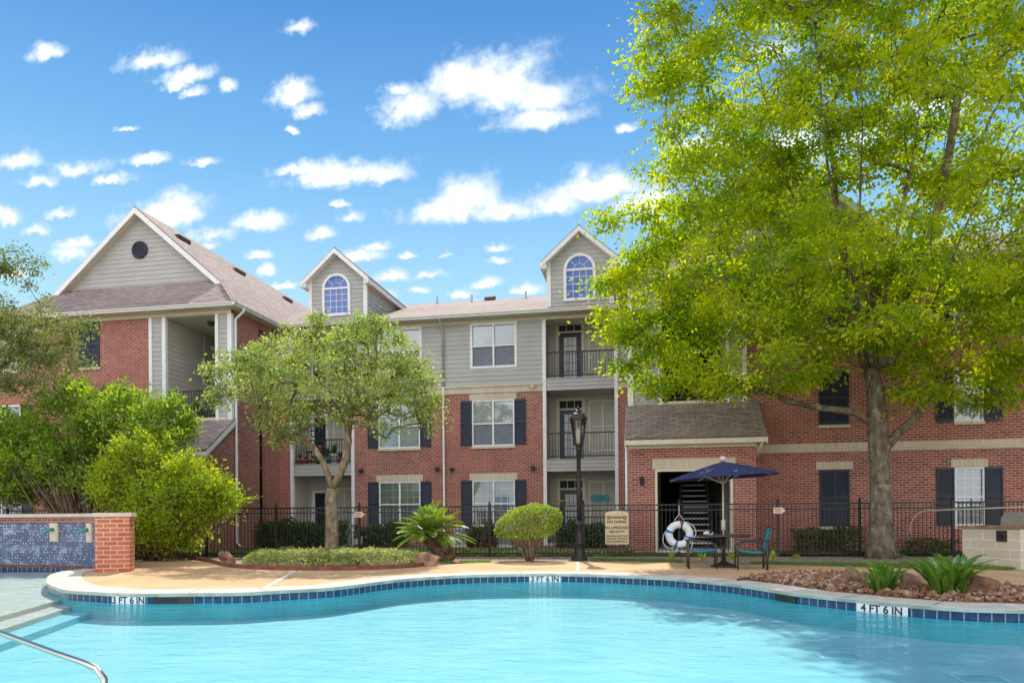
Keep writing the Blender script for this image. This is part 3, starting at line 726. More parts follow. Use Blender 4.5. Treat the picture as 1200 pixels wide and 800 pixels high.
def siding(mb, fr, u0, u1, z0, z1, ops=(), step=0.178, lap=0.017, clip=None):
    z = z0
    while z < z1-1e-4:
        zt = min(z+step, z1); cuts = sorted({z, zt, *[v for o in ops for v in o[2:4] if z < v < zt]})
        for k in range(len(cuts)-1):
            a, b = cuts[k], cuts[k+1]; oa = lap*(1-(a-z)/step)+0.002; ob = lap*(1-(b-z)/step)+0.002
            cz = (a+b)/2; spans = [(u0, u1)]
            for o in ops:
                if o[2] < cz < o[3]:
                    ns = []
                    for s, e in spans:
                        if o[1] <= s or o[0] >= e: ns.append((s, e)); continue
                        if o[0] > s: ns.append((s, o[0]))
                        if o[1] < e: ns.append((o[1], e))
                    spans = ns
            for s, e in spans:
                sa, ea, sb, eb = s, e, s, e
                if clip:
                    la, ra = clip(a); lb, rb = clip(b)
                    sa, ea, sb, eb = max(s, la), min(e, ra), max(s, lb), min(e, rb)
                    if sa >= ea: continue
                    if sb > eb: sb = eb = (sb+eb)/2
                mb.quad(fr.p(sa, a, oa), fr.p(ea, a, oa), fr.p(eb, b, ob), fr.p(sb, b, ob))
                if k == 0: mb.quad(fr.p(sa, a, 0), fr.p(ea, a, 0), fr.p(ea, a, oa), fr.p(sa, a, oa))
        z = zt
def bldp(name, mb, mat, parent=None, label=None, smooth=False): return build(name, mb, mat, parent or bld, smooth, label)

def window(fr, u0, u1, z0, z1, trim=0.055, lower='screen', grid=False, proud=0.015, mat='white_trim', rec=0.05, casing=0.0, label=None, split=True):
    f = MB(); zm = z0+(z1-z0)*0.49; um = (u0+u1)/2
    def rect(a, b, c, d, w, o0, o1):
        fbox(f, fr, a, a+w, c, d, o0, o1); fbox(f, fr, b-w, b, c, d, o0, o1); fbox(f, fr, a+w, b-w, c, c+w, o0, o1); fbox(f, fr, a+w, b-w, d-w, d, o0, o1)
    rect(u0, u1, z0, z1, trim, -0.09, proud)
    if casing: rect(u0-casing, u1+casing, z0-casing, z1+casing, casing, -0.02, 0.035)
    if split: fbox(f, fr, um-0.035, um+0.035, z0+trim, z1-trim, -0.08, proud-0.004)
    halves = ((u0+trim, um-0.035), (um+0.035, u1-trim)) if split else ((u0+trim, u1-trim),)
    for a, b in halves: fbox(f, fr, a, b, zm-0.025, zm+0.025, -0.07, proud-0.008)
    w = bldp('window', f, mat, None, label)
    g = MB(); bl = MB(); sc = MB(); mu = MB(); hb = MB()
    for a, b in halves:
        fquad(g, fr, a, b, z0+trim, z1-trim, -rec)
        fquad(bl, fr, a, b, z0+trim, z1-trim, -rec-0.05)
        if lower == 'open':
            hgt = (0.62, 0.30)[a > um-0.1]; fquad(hb, fr, a+0.01, b-0.01, z1-trim-(z1-z0)*hgt, z1-trim, -rec-0.03)
            fquad(hb, fr, a+0.01 if a < um-0.1 else b-0.20, a+0.16 if a < um-0.1 else b-0.01, z0+trim, z1-trim, -rec-0.035)
        if lower == 'screen': fquad(sc, fr, a+0.005, b-0.005, z0+trim, zm-0.03, -rec+0.012)
        if grid:
            for k in (1, 2):
                uu = a+(b-a)*k/3; fbox(mu, fr, uu-0.014, uu+0.014, z0+trim, z1-trim, -rec-0.012, -rec-0.004)
            n = 3
            for half in ((z0+trim, zm), (zm, z1-trim)):
                for k in range(1, n): zz = half[0]+(half[1]-half[0])*k/n; fbox(mu, fr, a, b, zz-0.014, zz+0.014, -rec-0.0125, -rec-0.0035)
    build('pane', g, 'window_glass', w); build('blind', bl, ('blind_shade' if grid else 'slat_blind') if lower not in ('dark', 'open') else 'dark_room', w)  # where no blind hangs, a near-black sheet stands in for the unlit room
    if hb.f: build('curtain', hb, 'soffit', w)
    if sc.f: build('insect_screen', sc, 'insect_screen', w)
    if mu.f: build('muntin', mu, 'white_trim', w)
    return w
def shutter(fr, u0, u1, z0, z1):
    m = MB(); e = 0.05; zm = (z0+z1)/2
    fbox(m, fr, u0, u0+e, z0, z1, 0.003, 0.04); fbox(m, fr, u1-e, u1, z0, z1, 0.003, 0.04)
    for a, b in ((z0, z0+0.09), (zm-0.045, zm+0.045), (z1-0.09, z1)): fbox(m, fr, u0+e, u1-e, a, b, 0.003, 0.038)
    for lo, hi in ((z0+0.09, zm-0.045), (zm+0.045, z1-0.09)):
        n = int((hi-lo)/0.055)
        for k in range(n):
            za = lo+(hi-lo)*k/n; zb = lo+(hi-lo)*(k+1)/n
            m.quad(fr.p(u0+e, za, 0.028), fr.p(u1-e, za, 0.028), fr.p(u1-e, zb, 0.010), fr.p(u0+e, zb, 0.010))
            m.quad(fr.p(u0+e, zb, 0.010), fr.p(u1-e, zb, 0.010), fr.p(u1-e, zb, 0.028), fr.p(u0+e, zb, 0.028))
    bldp('shutter', m, 'navy_shutter')
def slab(fr, name, u0, u1, z0, z1, o0=0.003, o1=0.022, mat='cream_brick'):
    m = MB(); fbox(m, fr, u0, u1, z0, z1, -0.02, o1); return bldp(name, m, mat)

# ---- centre block
BALC = [(-14.47, -11.74), (-4.07, -1.27)]; FLOORS = [BG+0.02, 3.31, 6.39]
W2 = [(-6.87, -5.20, 3.86, 5.64), (-10.70, -8.98, 3.86, 5.64)]; W1 = [(-6.88, -5.20, 0.78, 2.55), (-10.70, -8.98, 0.78, 2.55)]; W3 = [(-6.92, -5.08, 6.87, 8.62), (-10.70, -8.88, 6.87, 8.62)]
m = MB(); wall(m, FC, -15.0, -0.75, 0.0, 5.91, [(a, b, -1, 9) for a, b in BALC] + W1 + W2, 0.13); bldp('brick_wall', m, 'red_brick')
m = MB(); siding(m, FC, -15.0, -0.75, 6.215, 8.62, [(a, b, -1, 9.5) for a, b in BALC] + W3); bldp('siding_wall', m, 'siding')
for a, b in ((-15.0, -14.47), (-11.74, -4.07), (-1.27, -0.75)):
    m = MB(); fbox(m, FC, a, b, 5.91, 6.15, -0.02, 0.025); fbox(m, FC, a, b, 6.15, 6.215, -0.02, 0.06); bldp('belt_course', m, 'cream_brick')
for w_ in W3: window(FC, *w_, trim=0.09, lower='screen', proud=0.03)
for k, w_ in enumerate(W2):
    window(FC, *w_, lower='screen' if k == 0 else 'none', grid=False); slab(FC, 'lintel', w_[0]-0.10, w_[1]+0.10, 5.645, 5.885); slab(FC, 'window_sill', w_[0]-0.03, w_[1]+0.03, 3.77, 3.86, o1=0.05)
    shutter(FC, w_[0]-0.45, w_[0]-0.01, 3.90, 5.63); shutter(FC, w_[1]+0.01, w_[1]+0.45, 3.90, 5.63)
for k, w_ in enumerate(W1):
    window(FC, *w_, lower='open' if k == 0 else 'none', grid=True); slab(FC, 'lintel', w_[0]-0.10, w_[1]+0.10, 2.555, 2.81); slab(FC, 'window_sill', w_[0]-0.03, w_[1]+0.03, 0.69, 0.78, o1=0.05)
    shutter(FC, w_[0]-0.45, w_[0]-0.01, 0.80, 2.54); shutter(FC, w_[1]+0.01, w_[1]+0.45, 0.80, 2.54)
# frieze, soffit and gutter over the centre block
m = MB(); fbox(m, FC, -14.95, -0.8, 8.62, 8.745, -0.10, 0.045); bldp('frieze_board', m, 'cream_trim')
m = MB(); m.box((-14.95, 27.38, 8.75), (-0.8, 29.5, 8.765)); bldp('soffit', m, 'soffit')
def gutter(name, p, q):          # an ogee gutter from p to q (top outer edge), wall on the left hand side of p->q
    p, q = Vector(p), Vector(q); d = (q-p).normalized(); n = Vector((d.y, -d.x, 0))
    prof = [(0.0, -0.115), (0.05, -0.115), (0.075, -0.06), (0.115, -0.03), (0.12, 0.0), (0.105, 0.0), (0.0, -0.01)]
    m = MB(); m.prism([p+n*a+Vector((0, 0, b)) for a, b in prof], q-p); return bldp(name, m, 'white_trim')
gutter('gutter', (-14.6, 27.38, 8.875), (-1.0, 27.38, 8.875))
# balconies
def balcony(xl, xr, side):
    bw = MB(); siding(bw, FBK, xl, xr, 0.0, 8.75)
    bldp('balcony_back_wall', bw, 'siding_dim')
    for x, nx in ((xl, 1), (xr, -1)):
        m = MB(); fr = Fr((x, 27.9 if nx > 0 else 29.5, 0), (0, 1 if nx > 0 else -1, 0), (nx, 0, 0))
        if nx > 0: siding(m, Fr((x, 0, 0), (0, 1, 0), (1, 0, 0)), 27.9, 29.5, 0, 8.75)
        else: siding(m, Fr((x, 0, 0), (0, 1, 0), (-1, 0, 0)), 27.9, 29.5, 0, 8.75)
        bldp('balcony_side_wall', m, 'siding_dim')
        t = MB(); a, b = (x-0.02, x+0.11) if nx > 0 else (x-0.11, x+0.02)
        fbox(t, FC, a, b, 0.0, 8.62, -0.10, 0.04); bldp('corner_trim', t, 'white_trim')
    for f, zf in enumerate(FLOORS):
        s = MB()
        if f: 
            fbox(s, FC, xl+0.11, xr-0.11, zf-0.46, zf-0.03, -1.58, -0.02)
            siding(s, FC, xl+0.11, xr-0.11, zf-0.47, zf-0.04, lap=0.02, step=0.145)
            fbox(s, FC, xl+0.11, xr-0.11, zf-0.04, zf, -1.58, 0.03)
        else: fbox(s, FC, xl+0.11, xr-0.11, 0.0, zf, -1.58, 0.0)
        bo = bldp('balcony', s, 'siding')
        r = MB(); z0, z1 = zf+0.08, zf+1.0
        o = -0.05
        fbox(r, FC, xl+0.11, xr-0.11, z1-0.045, z1, o-0.025, o+0.025); fbox(r, FC, xl+0.11, xr-0.11, z0, z0+0.035, o-0.018, o+0.018)
        n = int((xr-xl-0.3)/0.105)
        for k in range(1, n): uu = xl+0.11+(xr-xl-0.22)*k/n; fbox(r, FC, uu-0.009, uu+0.009, z0, z1-0.02, o-0.009, o+0.009)
        um = (xl+xr)/2+0.1; fbox(r, FC, um-0.022, um+0.022, zf, z1, o-0.022, o+0.022)
        if f or side == 'right': build('railing', r, 'black_metal', bo)
        # door and window in the back wall
        if side == 'right': d0, d1, w0, w1 = xl+0.42, xl+1.32, xl+1.58, xl+2.72
        else: d0, d1, w0, w1 = xl+0.28, xl+0.80, xl+1.12, xl+2.12
        dz = zf+2.06; fr = FBK; fr_m = MB()
        top = zf+2.42 if side == 'right' else zf+2.08
        fbox(fr_m, fr, d0-0.12, d0, zf, top+0.10, 0.0, 0.05); fbox(fr_m, fr, d1, d1+0.12, zf, top+0.10, 0.0, 0.05); fbox(fr_m, fr, d0, d1, top, top+0.10, 0.0, 0.05)
        if side == 'right': fbox(fr_m, fr, d0, d1, dz, dz+0.07, 0.0, 0.045)
        dr = bldp('door', fr_m, 'cream_trim' if side == 'right' else 'white_trim')
        lf = MB(); fbox(lf, fr, d0, d1, zf, dz, 0.002, 0.03); build('door_leaf', lf, 'door_black', dr)
        if side == 'right':
            g = MB(); fquad(g, fr, d0+0.20, d1-0.20, zf+0.18, dz-0.18, 0.036); build('door_glass', g, 'slat_blind', dr)
            g = MB()
            for k in (1, 2): uu = d0+0.20+(d1-d0-0.40)*k/3; fbox(g, fr, uu-0.012, uu+0.012, zf+0.18, dz-0.18, 0.034, 0.044)
            for k in range(1, 5): zz = zf+0.18+(dz-zf-0.36)*k/5; fbox(g, fr, d0+0.20, d1-0.20, zz-0.012, zz+0.012, 0.033, 0.043)
            build('muntin', g, 'insect_screen', dr)
            g = MB(); fquad(g, fr, d0, d1, dz+0.07, top, 0.02); build('transom', g, 'dark_room', dr)
            g = MB()
            for k in (1, 2): uu = d0+(d1-d0)*k/3; fbox(g, fr, uu-0.012, uu+0.012, dz+0.07, top, 0.021, 0.035)
            build('transom_bar', g, 'cream_trim', dr)
            h = MB(); 
            for zz in (zf+0.98, zf+1.12): h.lathe(fr.p(d1-0.09, zz, 0.055), [(0.0, -0.03), (0.025, -0.015), (0.03, 0.0), (0.025, 0.015), (0.0, 0.03)], 8)
            build('handle', h, 'grey_metal', dr, True)
            window(fr, w0, w1, zf+0.36, zf+2.42, trim=0.08, lower='none' if f else 'dark', grid=(f == 0), proud=0.05, mat='cream_trim', rec=0.005, label=None)
        else:
            window(fr, w0, w1, zf+0.60, zf+2.30, trim=0.10, lower='none', grid=True, proud=0.05, mat='cream_trim', rec=0.005)
            e0 = xr-0.42; g = MB(); fbox(g, fr, e0, e0+0.10, zf, zf+2.42, 0, 0.05); fbox(g, fr, e0+0.10, xr-0.02, zf+2.32, zf+2.42, 0, 0.05)
            d2 = bldp('door', g, 'cream_trim'); g = MB(); fbox(g, fr, e0+0.10, xr-0.03, zf, zf+2.32, 0.002, 0.03); build('door_leaf', g, 'door_black', d2)
balcony(*BALC[0], 'left'); balcony(*BALC[1], 'right')

# ---- roofs
def slab_roof(name, poly, mat='shingles', th=0.05, parent=None):
    vs = [Vector(p) for p in poly]; n = Vector((0, 0, 0))
    for i in range(len(vs)): n += vs[i].cross(vs[(i+1) % len(vs)])
    n.normalize()
    if n.z < 0: vs.reverse(); n = -n
    m = MB(); m.prism([v-n*th for v in vs], n*th); return build(name, m, mat, parent or bld)
EZ = 8.875; TC = 0.36; RY, RZ = 34.6, EZ+0.36*(34.6-27.33)
roofc = slab_roof('roof', [(-19, 27.33, EZ), (6, 27.33, EZ), (6, RY, RZ), (-19, RY, RZ)])
slab_roof('roof', [(-19, RY, RZ), (6, RY, RZ), (6, 41.9, EZ), (-19, 41.9, EZ)])
def cz(Y): return EZ+TC*(Y-27.33)
for (x, yy, kind) in ((-8.35, 34.0, 'p'), (-7.5, 34.2, 'b'), (-5.75, 34.0, 'p'), (-4.05, 34.2, 'b'), (-3.35, 34.0, 'p'), (-10.1, 34.2, 'p')):
    m = MB()
    if kind == 'p': m.lathe((x, yy, cz(yy)-0.1), [(0.05, 0), (0.05, 0.42)], 8); build('vent_pipe', m, 'grey_metal', roofc)
    else: m.prism([(x-0.22, yy-0.25, cz(yy)-0.12), (x+0.22, yy-0.25, cz(yy)-0.12), (x+0.22, yy+0.25, cz(yy)+0.06), (x-0.22, yy+0.25, cz(yy)+0.06)], (0, 0, 0.20)); build('roof_vent', m, 'roof_dark', roofc)
PITCH = 0.863; SK = 0.78
def wing(x0, s, span, back, gable=True):
    """hip roof with a front gable over a wing whose inner wall is at x0; s is the outward direction, span the roof's width"""
    X = lambda u: x0+s*u
    e0 = -0.42                                                       # eave overhang beyond the inner wall
    xr = e0+span/2; zr = EZ+PITCH*span/2; YE, YG, YR = 24.0, 25.9, 25.6
    hu = SK*(YR-YE)/PITCH                                            # where the hip reaches the rake
    hz = EZ+SK*(YR-YE); gz = EZ+SK*(YG-YE)
    a = [(X(e0), YE, EZ), (X(e0+hu), YR, hz), (X(xr), YR, zr), (X(xr), back, zr), (X(e0), back, EZ)]
    rf = slab_roof('roof', a)
    e1 = e0+span
    slab_roof('roof', [(X(e1), YE, EZ), (X(e1-hu), YR, hz), (X(xr), YR, zr), (X(xr), back, zr), (X(e1), back, EZ)])
    slab_roof('roof', [(X(e0), YE, EZ-0.003), (X(e1), YE, EZ-0.003), (X(e1-hu), YR, hz-0.003), (X(e1-hu-0.15), YG+0.02, gz), (X(e0+hu+0.15), YG+0.02, gz), (X(e0+hu), YR, hz-0.003)])
    # hip cap
    m = MB(); m.bar((X(e0), YE, EZ+0.02), (X(e0+hu), YR, hz+0.02), 0.22, 0.04); build('ridge_cap', m, 'shingles', rf)
    # gable: wall, rake boards, soffits, vent
    fr = Fr((0, YG, 0), (1, 0, 0), (0, -1, 0))
    xa, xb = sorted((X(e0), X(e1))); xm = X(xr)
    clip = lambda z: (xa+(z-EZ)/PITCH+0.06, xb-(z-EZ)/PITCH-0.06)
    m = MB(); siding(m, fr, xa, xb, gz-0.15, zr-0.12, clip=clip); g = bldp('gable', m, 'siding')
    rk = MB(); sf = MB()
    for sx in (-1, 1):
        bx = xm+sx*(span/2-hu+0.12); bz = zr-PITCH*(span/2-hu+0.12)
        p, q = Vector((xm, YR-0.005, zr-0.05)), Vector((bx, YR-0.005, bz-0.05)); d = Vector((0, 0, -0.24)); o = Vector((0, -0.03, 0))
        rk.prism([p, q, q+d, p+d] if sx < 0 else [q, p, p+d, q+d], o)
        rk.prism([p+d+Vector((0, 0.0, 0)), q+d, q+d*1.5, p+d*1.5], (0, 0.3, 0)) if False else None
        sf.quad(p+d, q+d, q+d+Vector((0, 0.32, 0)), p+d+Vector((0, 0.32, 0)))
    build('rake_board', rk, 'white_trim', g); build('soffit', sf, 'soffit', g)
    v = MB(); c = fr.p(xm, zr-1.62, 0.04); ring = []
    v.torus(c, 0.30, 0.05, (1, 0, 0), (0, 0, 1.35), 24, 8)
    v.prism([c+Vector((0.29*math.cos(t*math.pi/12), 0.02, 0.29*math.sin(t*math.pi/12))) for t in range(24)], (0, -0.02, 0))
    for k in range(7): zz = -0.22+k*0.073; hw = math.sqrt(max(0.02, 0.28**2-zz**2)); v.box((c.x-hw, c.y-0.03, c.z+zz), (c.x+hw, c.y-0.005, c.z+zz+0.03))
    build('gable_vent', v, 'navy_shutter', g, False)
    # soffit, frieze, gutters of the eaves
    m = MB(); xo = X(e1)
    m.box((X(e0+0.03), YE+0.04, EZ-0.125), (xo, 24.62, EZ-0.112)); m.box((X(e0+0.03), 24.62, EZ-0.125), (X(0.1), 27.4, EZ-0.112)); bldp('soffit', m, 'soffit')
    f1, f2 = (X(e1), X(e0)) if s < 0 else (X(e0), X(e1))
    gutter('gutter', (f1, YE+0.05, EZ), (f2, YE+0.05, EZ))
    if s < 0: gutter('gutter', (X(e0+0.05), YE-0.05, EZ), (X(e0+0.05), 27.35, EZ))
    else: gutter('gutter', (X(e0+0.05), 27.35, EZ), (X(e0+0.05), YE-0.05, EZ))
    for (uu, yy, k) in ((2.25, 27.2, 'b'), (2.25, 31.4, 'b'), (2.25, 36.0, 'b'), (1.2, 33.5, 'p')):
        zz = EZ+PITCH*(uu-e0); m = MB()
        uu2 = xr-0.95 if k == 'b' else uu
        zz = EZ+PITCH*(uu2-e0)
        if k == 'b': m.bar((X(uu2), yy-0.4, zz+0.02), (X(uu2), yy+0.4, zz+0.02), 0.24, 0.14)
        else: m.lathe((X(uu2), yy, zz-0.1), [(0.06, 0), (0.06, 0.5)], 8)
        build('roof_vent' if k == 'b' else 'vent_pipe', m, 'roof_dark', rf)
    return rf
wing(-15.0, -1, 10.4, 44); wing(-0.75, 1, 10.4, 44)
# the right wing goes on behind the tree under a plain roof
slab_roof('roof', [(8.2, 24.0, EZ-0.01), (24, 24.0, EZ-0.01), (24, 34, EZ+3.9), (5.2, 34, EZ+3.9)]); gutter('gutter', (9.27, 24.05, EZ), (24, 24.05, EZ))
m = MB(); m.box((9.3, 24.04, EZ-0.125), (24, 24.62, EZ-0.112)); bldp('soffit', m, 'soffit')

# ---- dormers
def dormer(px_l, px_r, px_apex, py_apex, px_tip, py_tip, py_base, sx, wl, wr, wbot, wspring):
    Y = 28.2; fr = Fr((0, Y, 0), (1, 0, 0), (0, -1, 0))
    xl, xr = at_y(px_l, 340, Y).x, at_y(px_r, 340, Y).x
    ap = at_y(px_apex, py_apex, Y-0.3); tp = at_y(px_tip, py_tip, Y-0.3); xm = (xl+xr)/2
    za = ap.z; hw = (xr-xl)/2; oh = xl-tp.x; te = tp.z; sl = (za-te)/(hw+oh)
    zb = cz(Y)+0.02; ze = za-sl*hw                                     # roof height above the side walls
    clip = lambda z: (max(xl, xm-(za-0.14-z)/sl), min(xr, xm+(za-0.14-z)/sl))
    wl_, wr_ = at_y(wl, 340, Y).x, at_y(wr, 340, Y).x; wz0, wz1 = at_y(wl, wbot, Y).z, at_y(wl, wspring, Y).z
    wm = (wl_+wr_)/2; wh = (wr_-wl_)/2; cas = 0.11; n = 14
    top = wz1+wh*1.02
    m = MB(); siding(m, fr, xl, xr, zb-0.25, za-0.15, [(wl_-0.02, wr_+0.02, wz0, wz1)], clip=clip)
    # siding above the spring line is cut round the arch by the wide casing set in front of it
    d = bldp('dormer', m, 'siding')
    tr = MB(); fbox(tr, fr, xl-0.02, xl+0.13, zb-0.25, ze-0.10, -0.1, 0.035); build('corner_trim', tr, 'white_trim', d); tr = MB(); fbox(tr, fr, xr-0.13, xr+0.02, zb-0.25, ze-0.10, -0.1, 0.035)
    build('corner_trim', tr, 'white_trim', d)
    ck = MB()
    Yend = RY-0.2
    for x, nx in ((xl, -1), (xr, 1)):
        f2 = Fr((x, 0, 0), (0, 1, 0), (nx, 0, 0)); z = zb-0.3
        siding(ck, f2, Y, Yend, zb-0.3, ze-0.12)
    build('cheek_wall', ck, 'siding', d)
    rf = []
    for sgn in (-1, 1):
        p = [(xm, Y-0.3, za), (xm+sgn*(hw+oh), Y-0.3, te), (xm+sgn*(hw+oh), Yend, te), (xm, Yend, za)]
        r = slab_roof('dormer_roof', p, parent=d)
    bkm = MB(); bkm.quad((xl, Yend, zb), (xl, Yend, ze-0.1), (xm, Yend, za-0.1), (xr, Yend, ze-0.1), (xr, Yend, zb)); build('back_wall', bkm, 'siding', d)
    rk = MB()
    for sgn in (-1, 1):
        p, q = Vector((xm, Y-0.305, za-0.05)), Vector((xm+sgn*(hw+oh), Y-0.305, te-0.05)); dd = Vector((0, 0, -0.20))
        rk.prism([p, q, q+dd, p+dd] if sgn < 0 else [q, p, p+dd, q+dd], (0, -0.03, 0))
        p2, q2 = p+dd, q+dd
        rk.quad(p2, q2, q2+Vector((0, 0.31, 0)), p2+Vector((0, 0.31, 0)))
        # eave fascia, soffit and return
        ex = xm+sgn*(hw+oh)
        rk.prism([(ex, Y-0.33, te-0.25), (ex, Yend, te-0.25), (ex-sgn*0.03, Yend, te-0.25), (ex-sgn*0.03, Y-0.33, te-0.25)], (0, 0, 0.19))
        rk.box((min(ex-sgn*0.032, xm+sgn*hw), Y-0.30, te-0.25), (max(ex-sgn*0.032, xm+sgn*hw), Y-0.02, te-0.07))
    build('rake_board', rk, 'white_trim', d)
    so_ = MB()
    for sgn in (-1, 1):
        ex = xm+sgn*(hw+oh-0.03); so_.quad((ex, Y-0.02, te-0.245), (xm+sgn*hw, Y-0.02, te-0.245), (xm+sgn*hw, Yend, te-0.245), (ex, Yend, te-0.245))
    build('soffit', so_, 'soffit', d)
    # arched window
    cs = MB(); i0 = []
    path = [(wl_-cas, wz0-cas)] + [(wm-(wh+cas)*math.cos(math.pi*k/n), wz1+(wh+cas)*math.sin(math.pi*k/n)) for k in range(n+1)] + [(wr_+cas, wz0-cas)]
    inn = [(wl_, wz0)] + [(wm-wh*math.cos(math.pi*k/n), wz1+wh*math.sin(math.pi*k/n)) for k in range(n+1)] + [(wr_, wz0)]
    m2 = len(path)
    for k in range(m2):
        a, b = path[k], path[(k+1) % m2]; c, e = inn[(k+1) % m2], inn[k]
        cs.prism([fr.p(a[0], a[1], 0.02), fr.p(b[0], b[1], 0.02), fr.p(c[0], c[1], 0.02), fr.p(e[0], e[1], 0.02)], fr.n*0.045)
    fbox(cs, fr, wl_, wr_, wz1-0.04, wz1+0.04, 0.021, 0.055)
    w = bldp('arched_window', cs, 'white_trim')
    w.parent = d
    w.matrix_parent_inverse = Matrix.Identity(4)
    g = MB(); g.quad(*[fr.p(a, b, 0.024) for a, b in inn]); build('pane', g, 'dormer_glass', d)
    g = MB(); g.quad(*[fr.p(a, b, 0.0215) for a, b in inn]); build('blind', g, 'blind', d)
    mu = MB()
    for k in (1, 2, 3): uu = wl_+(wr_-wl_)*k/4; fbox(mu, fr, uu-0.010, uu+0.010, wz0, wz1-0.04, 0.026, 0.036)
    for k in (1, 2, 3): zz = wz0+(wz1-wz0)*k/4; fbox(mu, fr, wl_, wr_, zz-0.010, zz+0.010, 0.0255, 0.0355)
    for k in (1, 2, 3):
        a = math.pi*k/4; p0 = (wm+wh*0.45*math.cos(a), wz1+wh*0.45*math.sin(a)); p1 = (wm+wh*math.cos(a), wz1+wh*math.sin(a))
        mu.bar(fr.p(p0[0], p0[1], 0.03), fr.p(p1[0], p1[1], 0.03), 0.010, 0.020)
    mu.torus(fr.p(wm, wz1, 0.03), wh*0.45, 0.010, (1, 0, 0), (0, 0, 1), 12, 5, 0, math.pi)
    build('muntin', mu, 'white_trim', d)
dormer(362.3, 429.6, 392.8, 289, 352.3, 329.5, 377, 1, 381, 408, 368, 339)
dormer(641.6, 718.8, 680.5, 262.6, 632.7, 306.8, 357.5, 1, 664, 695, 350, 317)

# ---- wings: walls, breezeways, porches
def wing_walls(x0, s, width, op, brick_from, wins, porch, slot):
    X = lambda u: x0+s*u
    def UR(a, b): return tuple(sorted((X(a), X(b))))
    LZ = 4.85                                                        # half landing of the stair
    ua, ub = UR(0, width); oa, ob = UR(*op); b0, b1 = UR(brick_from, width)
    m = MB(); wall(m, FLW, b0, b1, 0.0, 8.625, wins, 0.13); bldp('brick_wall', m, 'red_brick')
    # lower brick beside the stair opening, with the doorway of the porch left open behind it
    m = MB(); s0, s1 = UR(0.0, brick_from)
    wall(m, FLW, s0, s1, 0.0, LZ-0.15, [(oa-0.3, ob+0.3, -1, LZ+2)], 0.0); bldp('brick_wall', m, 'red_brick')
    m = MB(); siding(m, FLW, s0, s1, LZ-0.15, 8.625, [(oa, ob, LZ, 9.5)]); bldp('siding_wall', m, 'siding')
    for a, b in (UR(-0.02, 0.15), UR(op[0]-0.10, op[0]+0.02), UR(op[1]-0.02, op[1]+0.13), UR(brick_from-0.13, brick_from)):
        t = MB(); fbox(t, FLW, a, b, LZ-0.15, 8.62, -0.10, 0.05); bldp('corner_trim', t, 'white_trim')
    m = MB(); fbox(m, FLW, ua, ub, 8.625, 8.75, -0.1, 0.05); bldp('frieze_board', m, 'cream_trim')
    # inner side wall
    fr = Fr((x0, 0, 0), (0, 1, 0), (-s, 0, 0)) 
    m = MB(); sl2 = [(slot[0], slot[1], -1, 8.5)] if slot else []
    wall(m, fr, 24.5, 27.9, 0.0, 8.75, sl2, 0.2); bldp('brick_wall', m, 'red_brick')
    # breezeway inside: two siding walls, back wall, ceiling, floors
    ia, ib = oa-0.05, ob+0.05
    if slot: ib = max(ib, X(0.2))
    m = MB(); siding(m, Fr((ia, 0, 0), (0, 1, 0), (1, 0, 0)), 24.5, 33, 0, 8.6); siding(m, Fr((ib, 0, 0), (0, 1, 0), (-1, 0, 0)), 24.5, 33, 0, 8.6, [(slot[0], slot[1], -1, 9)] if slot else ()); bldp('breezeway_wall', m, 'siding_dim')
    m = MB(); m.box((ia-0.06, 28.0, 0), (ia+0.04, 28.15, 8.6)) if False else None
    m = MB(); fquad(m, Fr((0, 33, 0), (1, 0, 0), (0, -1, 0)), ia, ib, 0, 8.6); bldp('breezeway_end_wall', m, 'dark_room')  # darkness at the far end of the passage is put into the wall colour
    m = MB(); m.box((ia, 24.5, 8.6), (ib, 33, 8.615)); bldp('breezeway_ceiling', m, 'soffit')
    t = MB(); t.box((ia+0.022, 26.9, LZ), (ia+0.06, 27.06, 8.6)); bldp('corner_trim', t, 'siding')
    c = MB(); cx = (oa+ob)/2+0.25; c.lathe((cx, 25.4, 8.46), [(0.0, 0), (0.09, 0.01), (0.13, 0.06), (0.13, 0.11), (0.15, 0.14)], 14); bldp('ceiling_lamp', c, 'lamp_dark', smooth=True)
    lo = bldp('landing', MB().box((ia, 24.47, LZ-0.14), (ib, 26.0, LZ)), 'cream_trim'); bldp('landing', MB().box((ia, 28.6, 3.15), (ib, 33, 3.31)), 'cream_trim'); bldp('landing', MB().box((ia, 28.6, 6.25), (ib, 33, 6.39)), 'cream_trim')
    r = MB(); fbox(r, FLW, oa, ob, LZ+0.98, LZ+1.03, -0.10, -0.05); fbox(r, FLW, oa, ob, LZ+0.06, LZ+0.10, -0.10, -0.05)
    nb_ = int((ob-oa)/0.105)
    for k in range(1, nb_): uu = oa+(ob-oa)*k/nb_; fbox(r, FLW, uu-0.009, uu+0.009, LZ+0.08, LZ+1.0, -0.09, -0.07)
    build('railing', r, 'black_metal', lo)
    def flight(xa, xb, y0, z0, y1, z1, n=9):
        st = MB()
        for k in range(n):
            yy = y0+(y1-y0)*k/n; zz = z0+(z1-z0)*(k+1)/n; dy = (y1-y0)/n
            ya, yb = sorted((yy, yy+dy*1.08)); st.box((xa, ya, zz-0.05), (xb, yb, zz))
        so2 = bldp('stair_flight', st, 'tread')
        sg = MB()
        for x in (xa-0.03, xb+0.03): sg.bar((x, y0, z0-0.02), (x, y1, z1-0.10), 0.05, 0.26); sg.bar((x, y0, z0+0.90), (x, y1, z1+0.90), 0.045, 0.045)
        for k in range(n*2):
            t_ = (k+0.5)/(n*2); yy = y0+(y1-y0)*t_; zz = z0+(z1-z0)*t_
            for x in (xa-0.03, xb+0.03): sg.box((x-0.008, yy-0.008, zz), (x+0.008, yy+0.008, zz+0.9))
        build('stair_rail', sg, 'black_metal', so2)
    mid = (oa+ob)/2
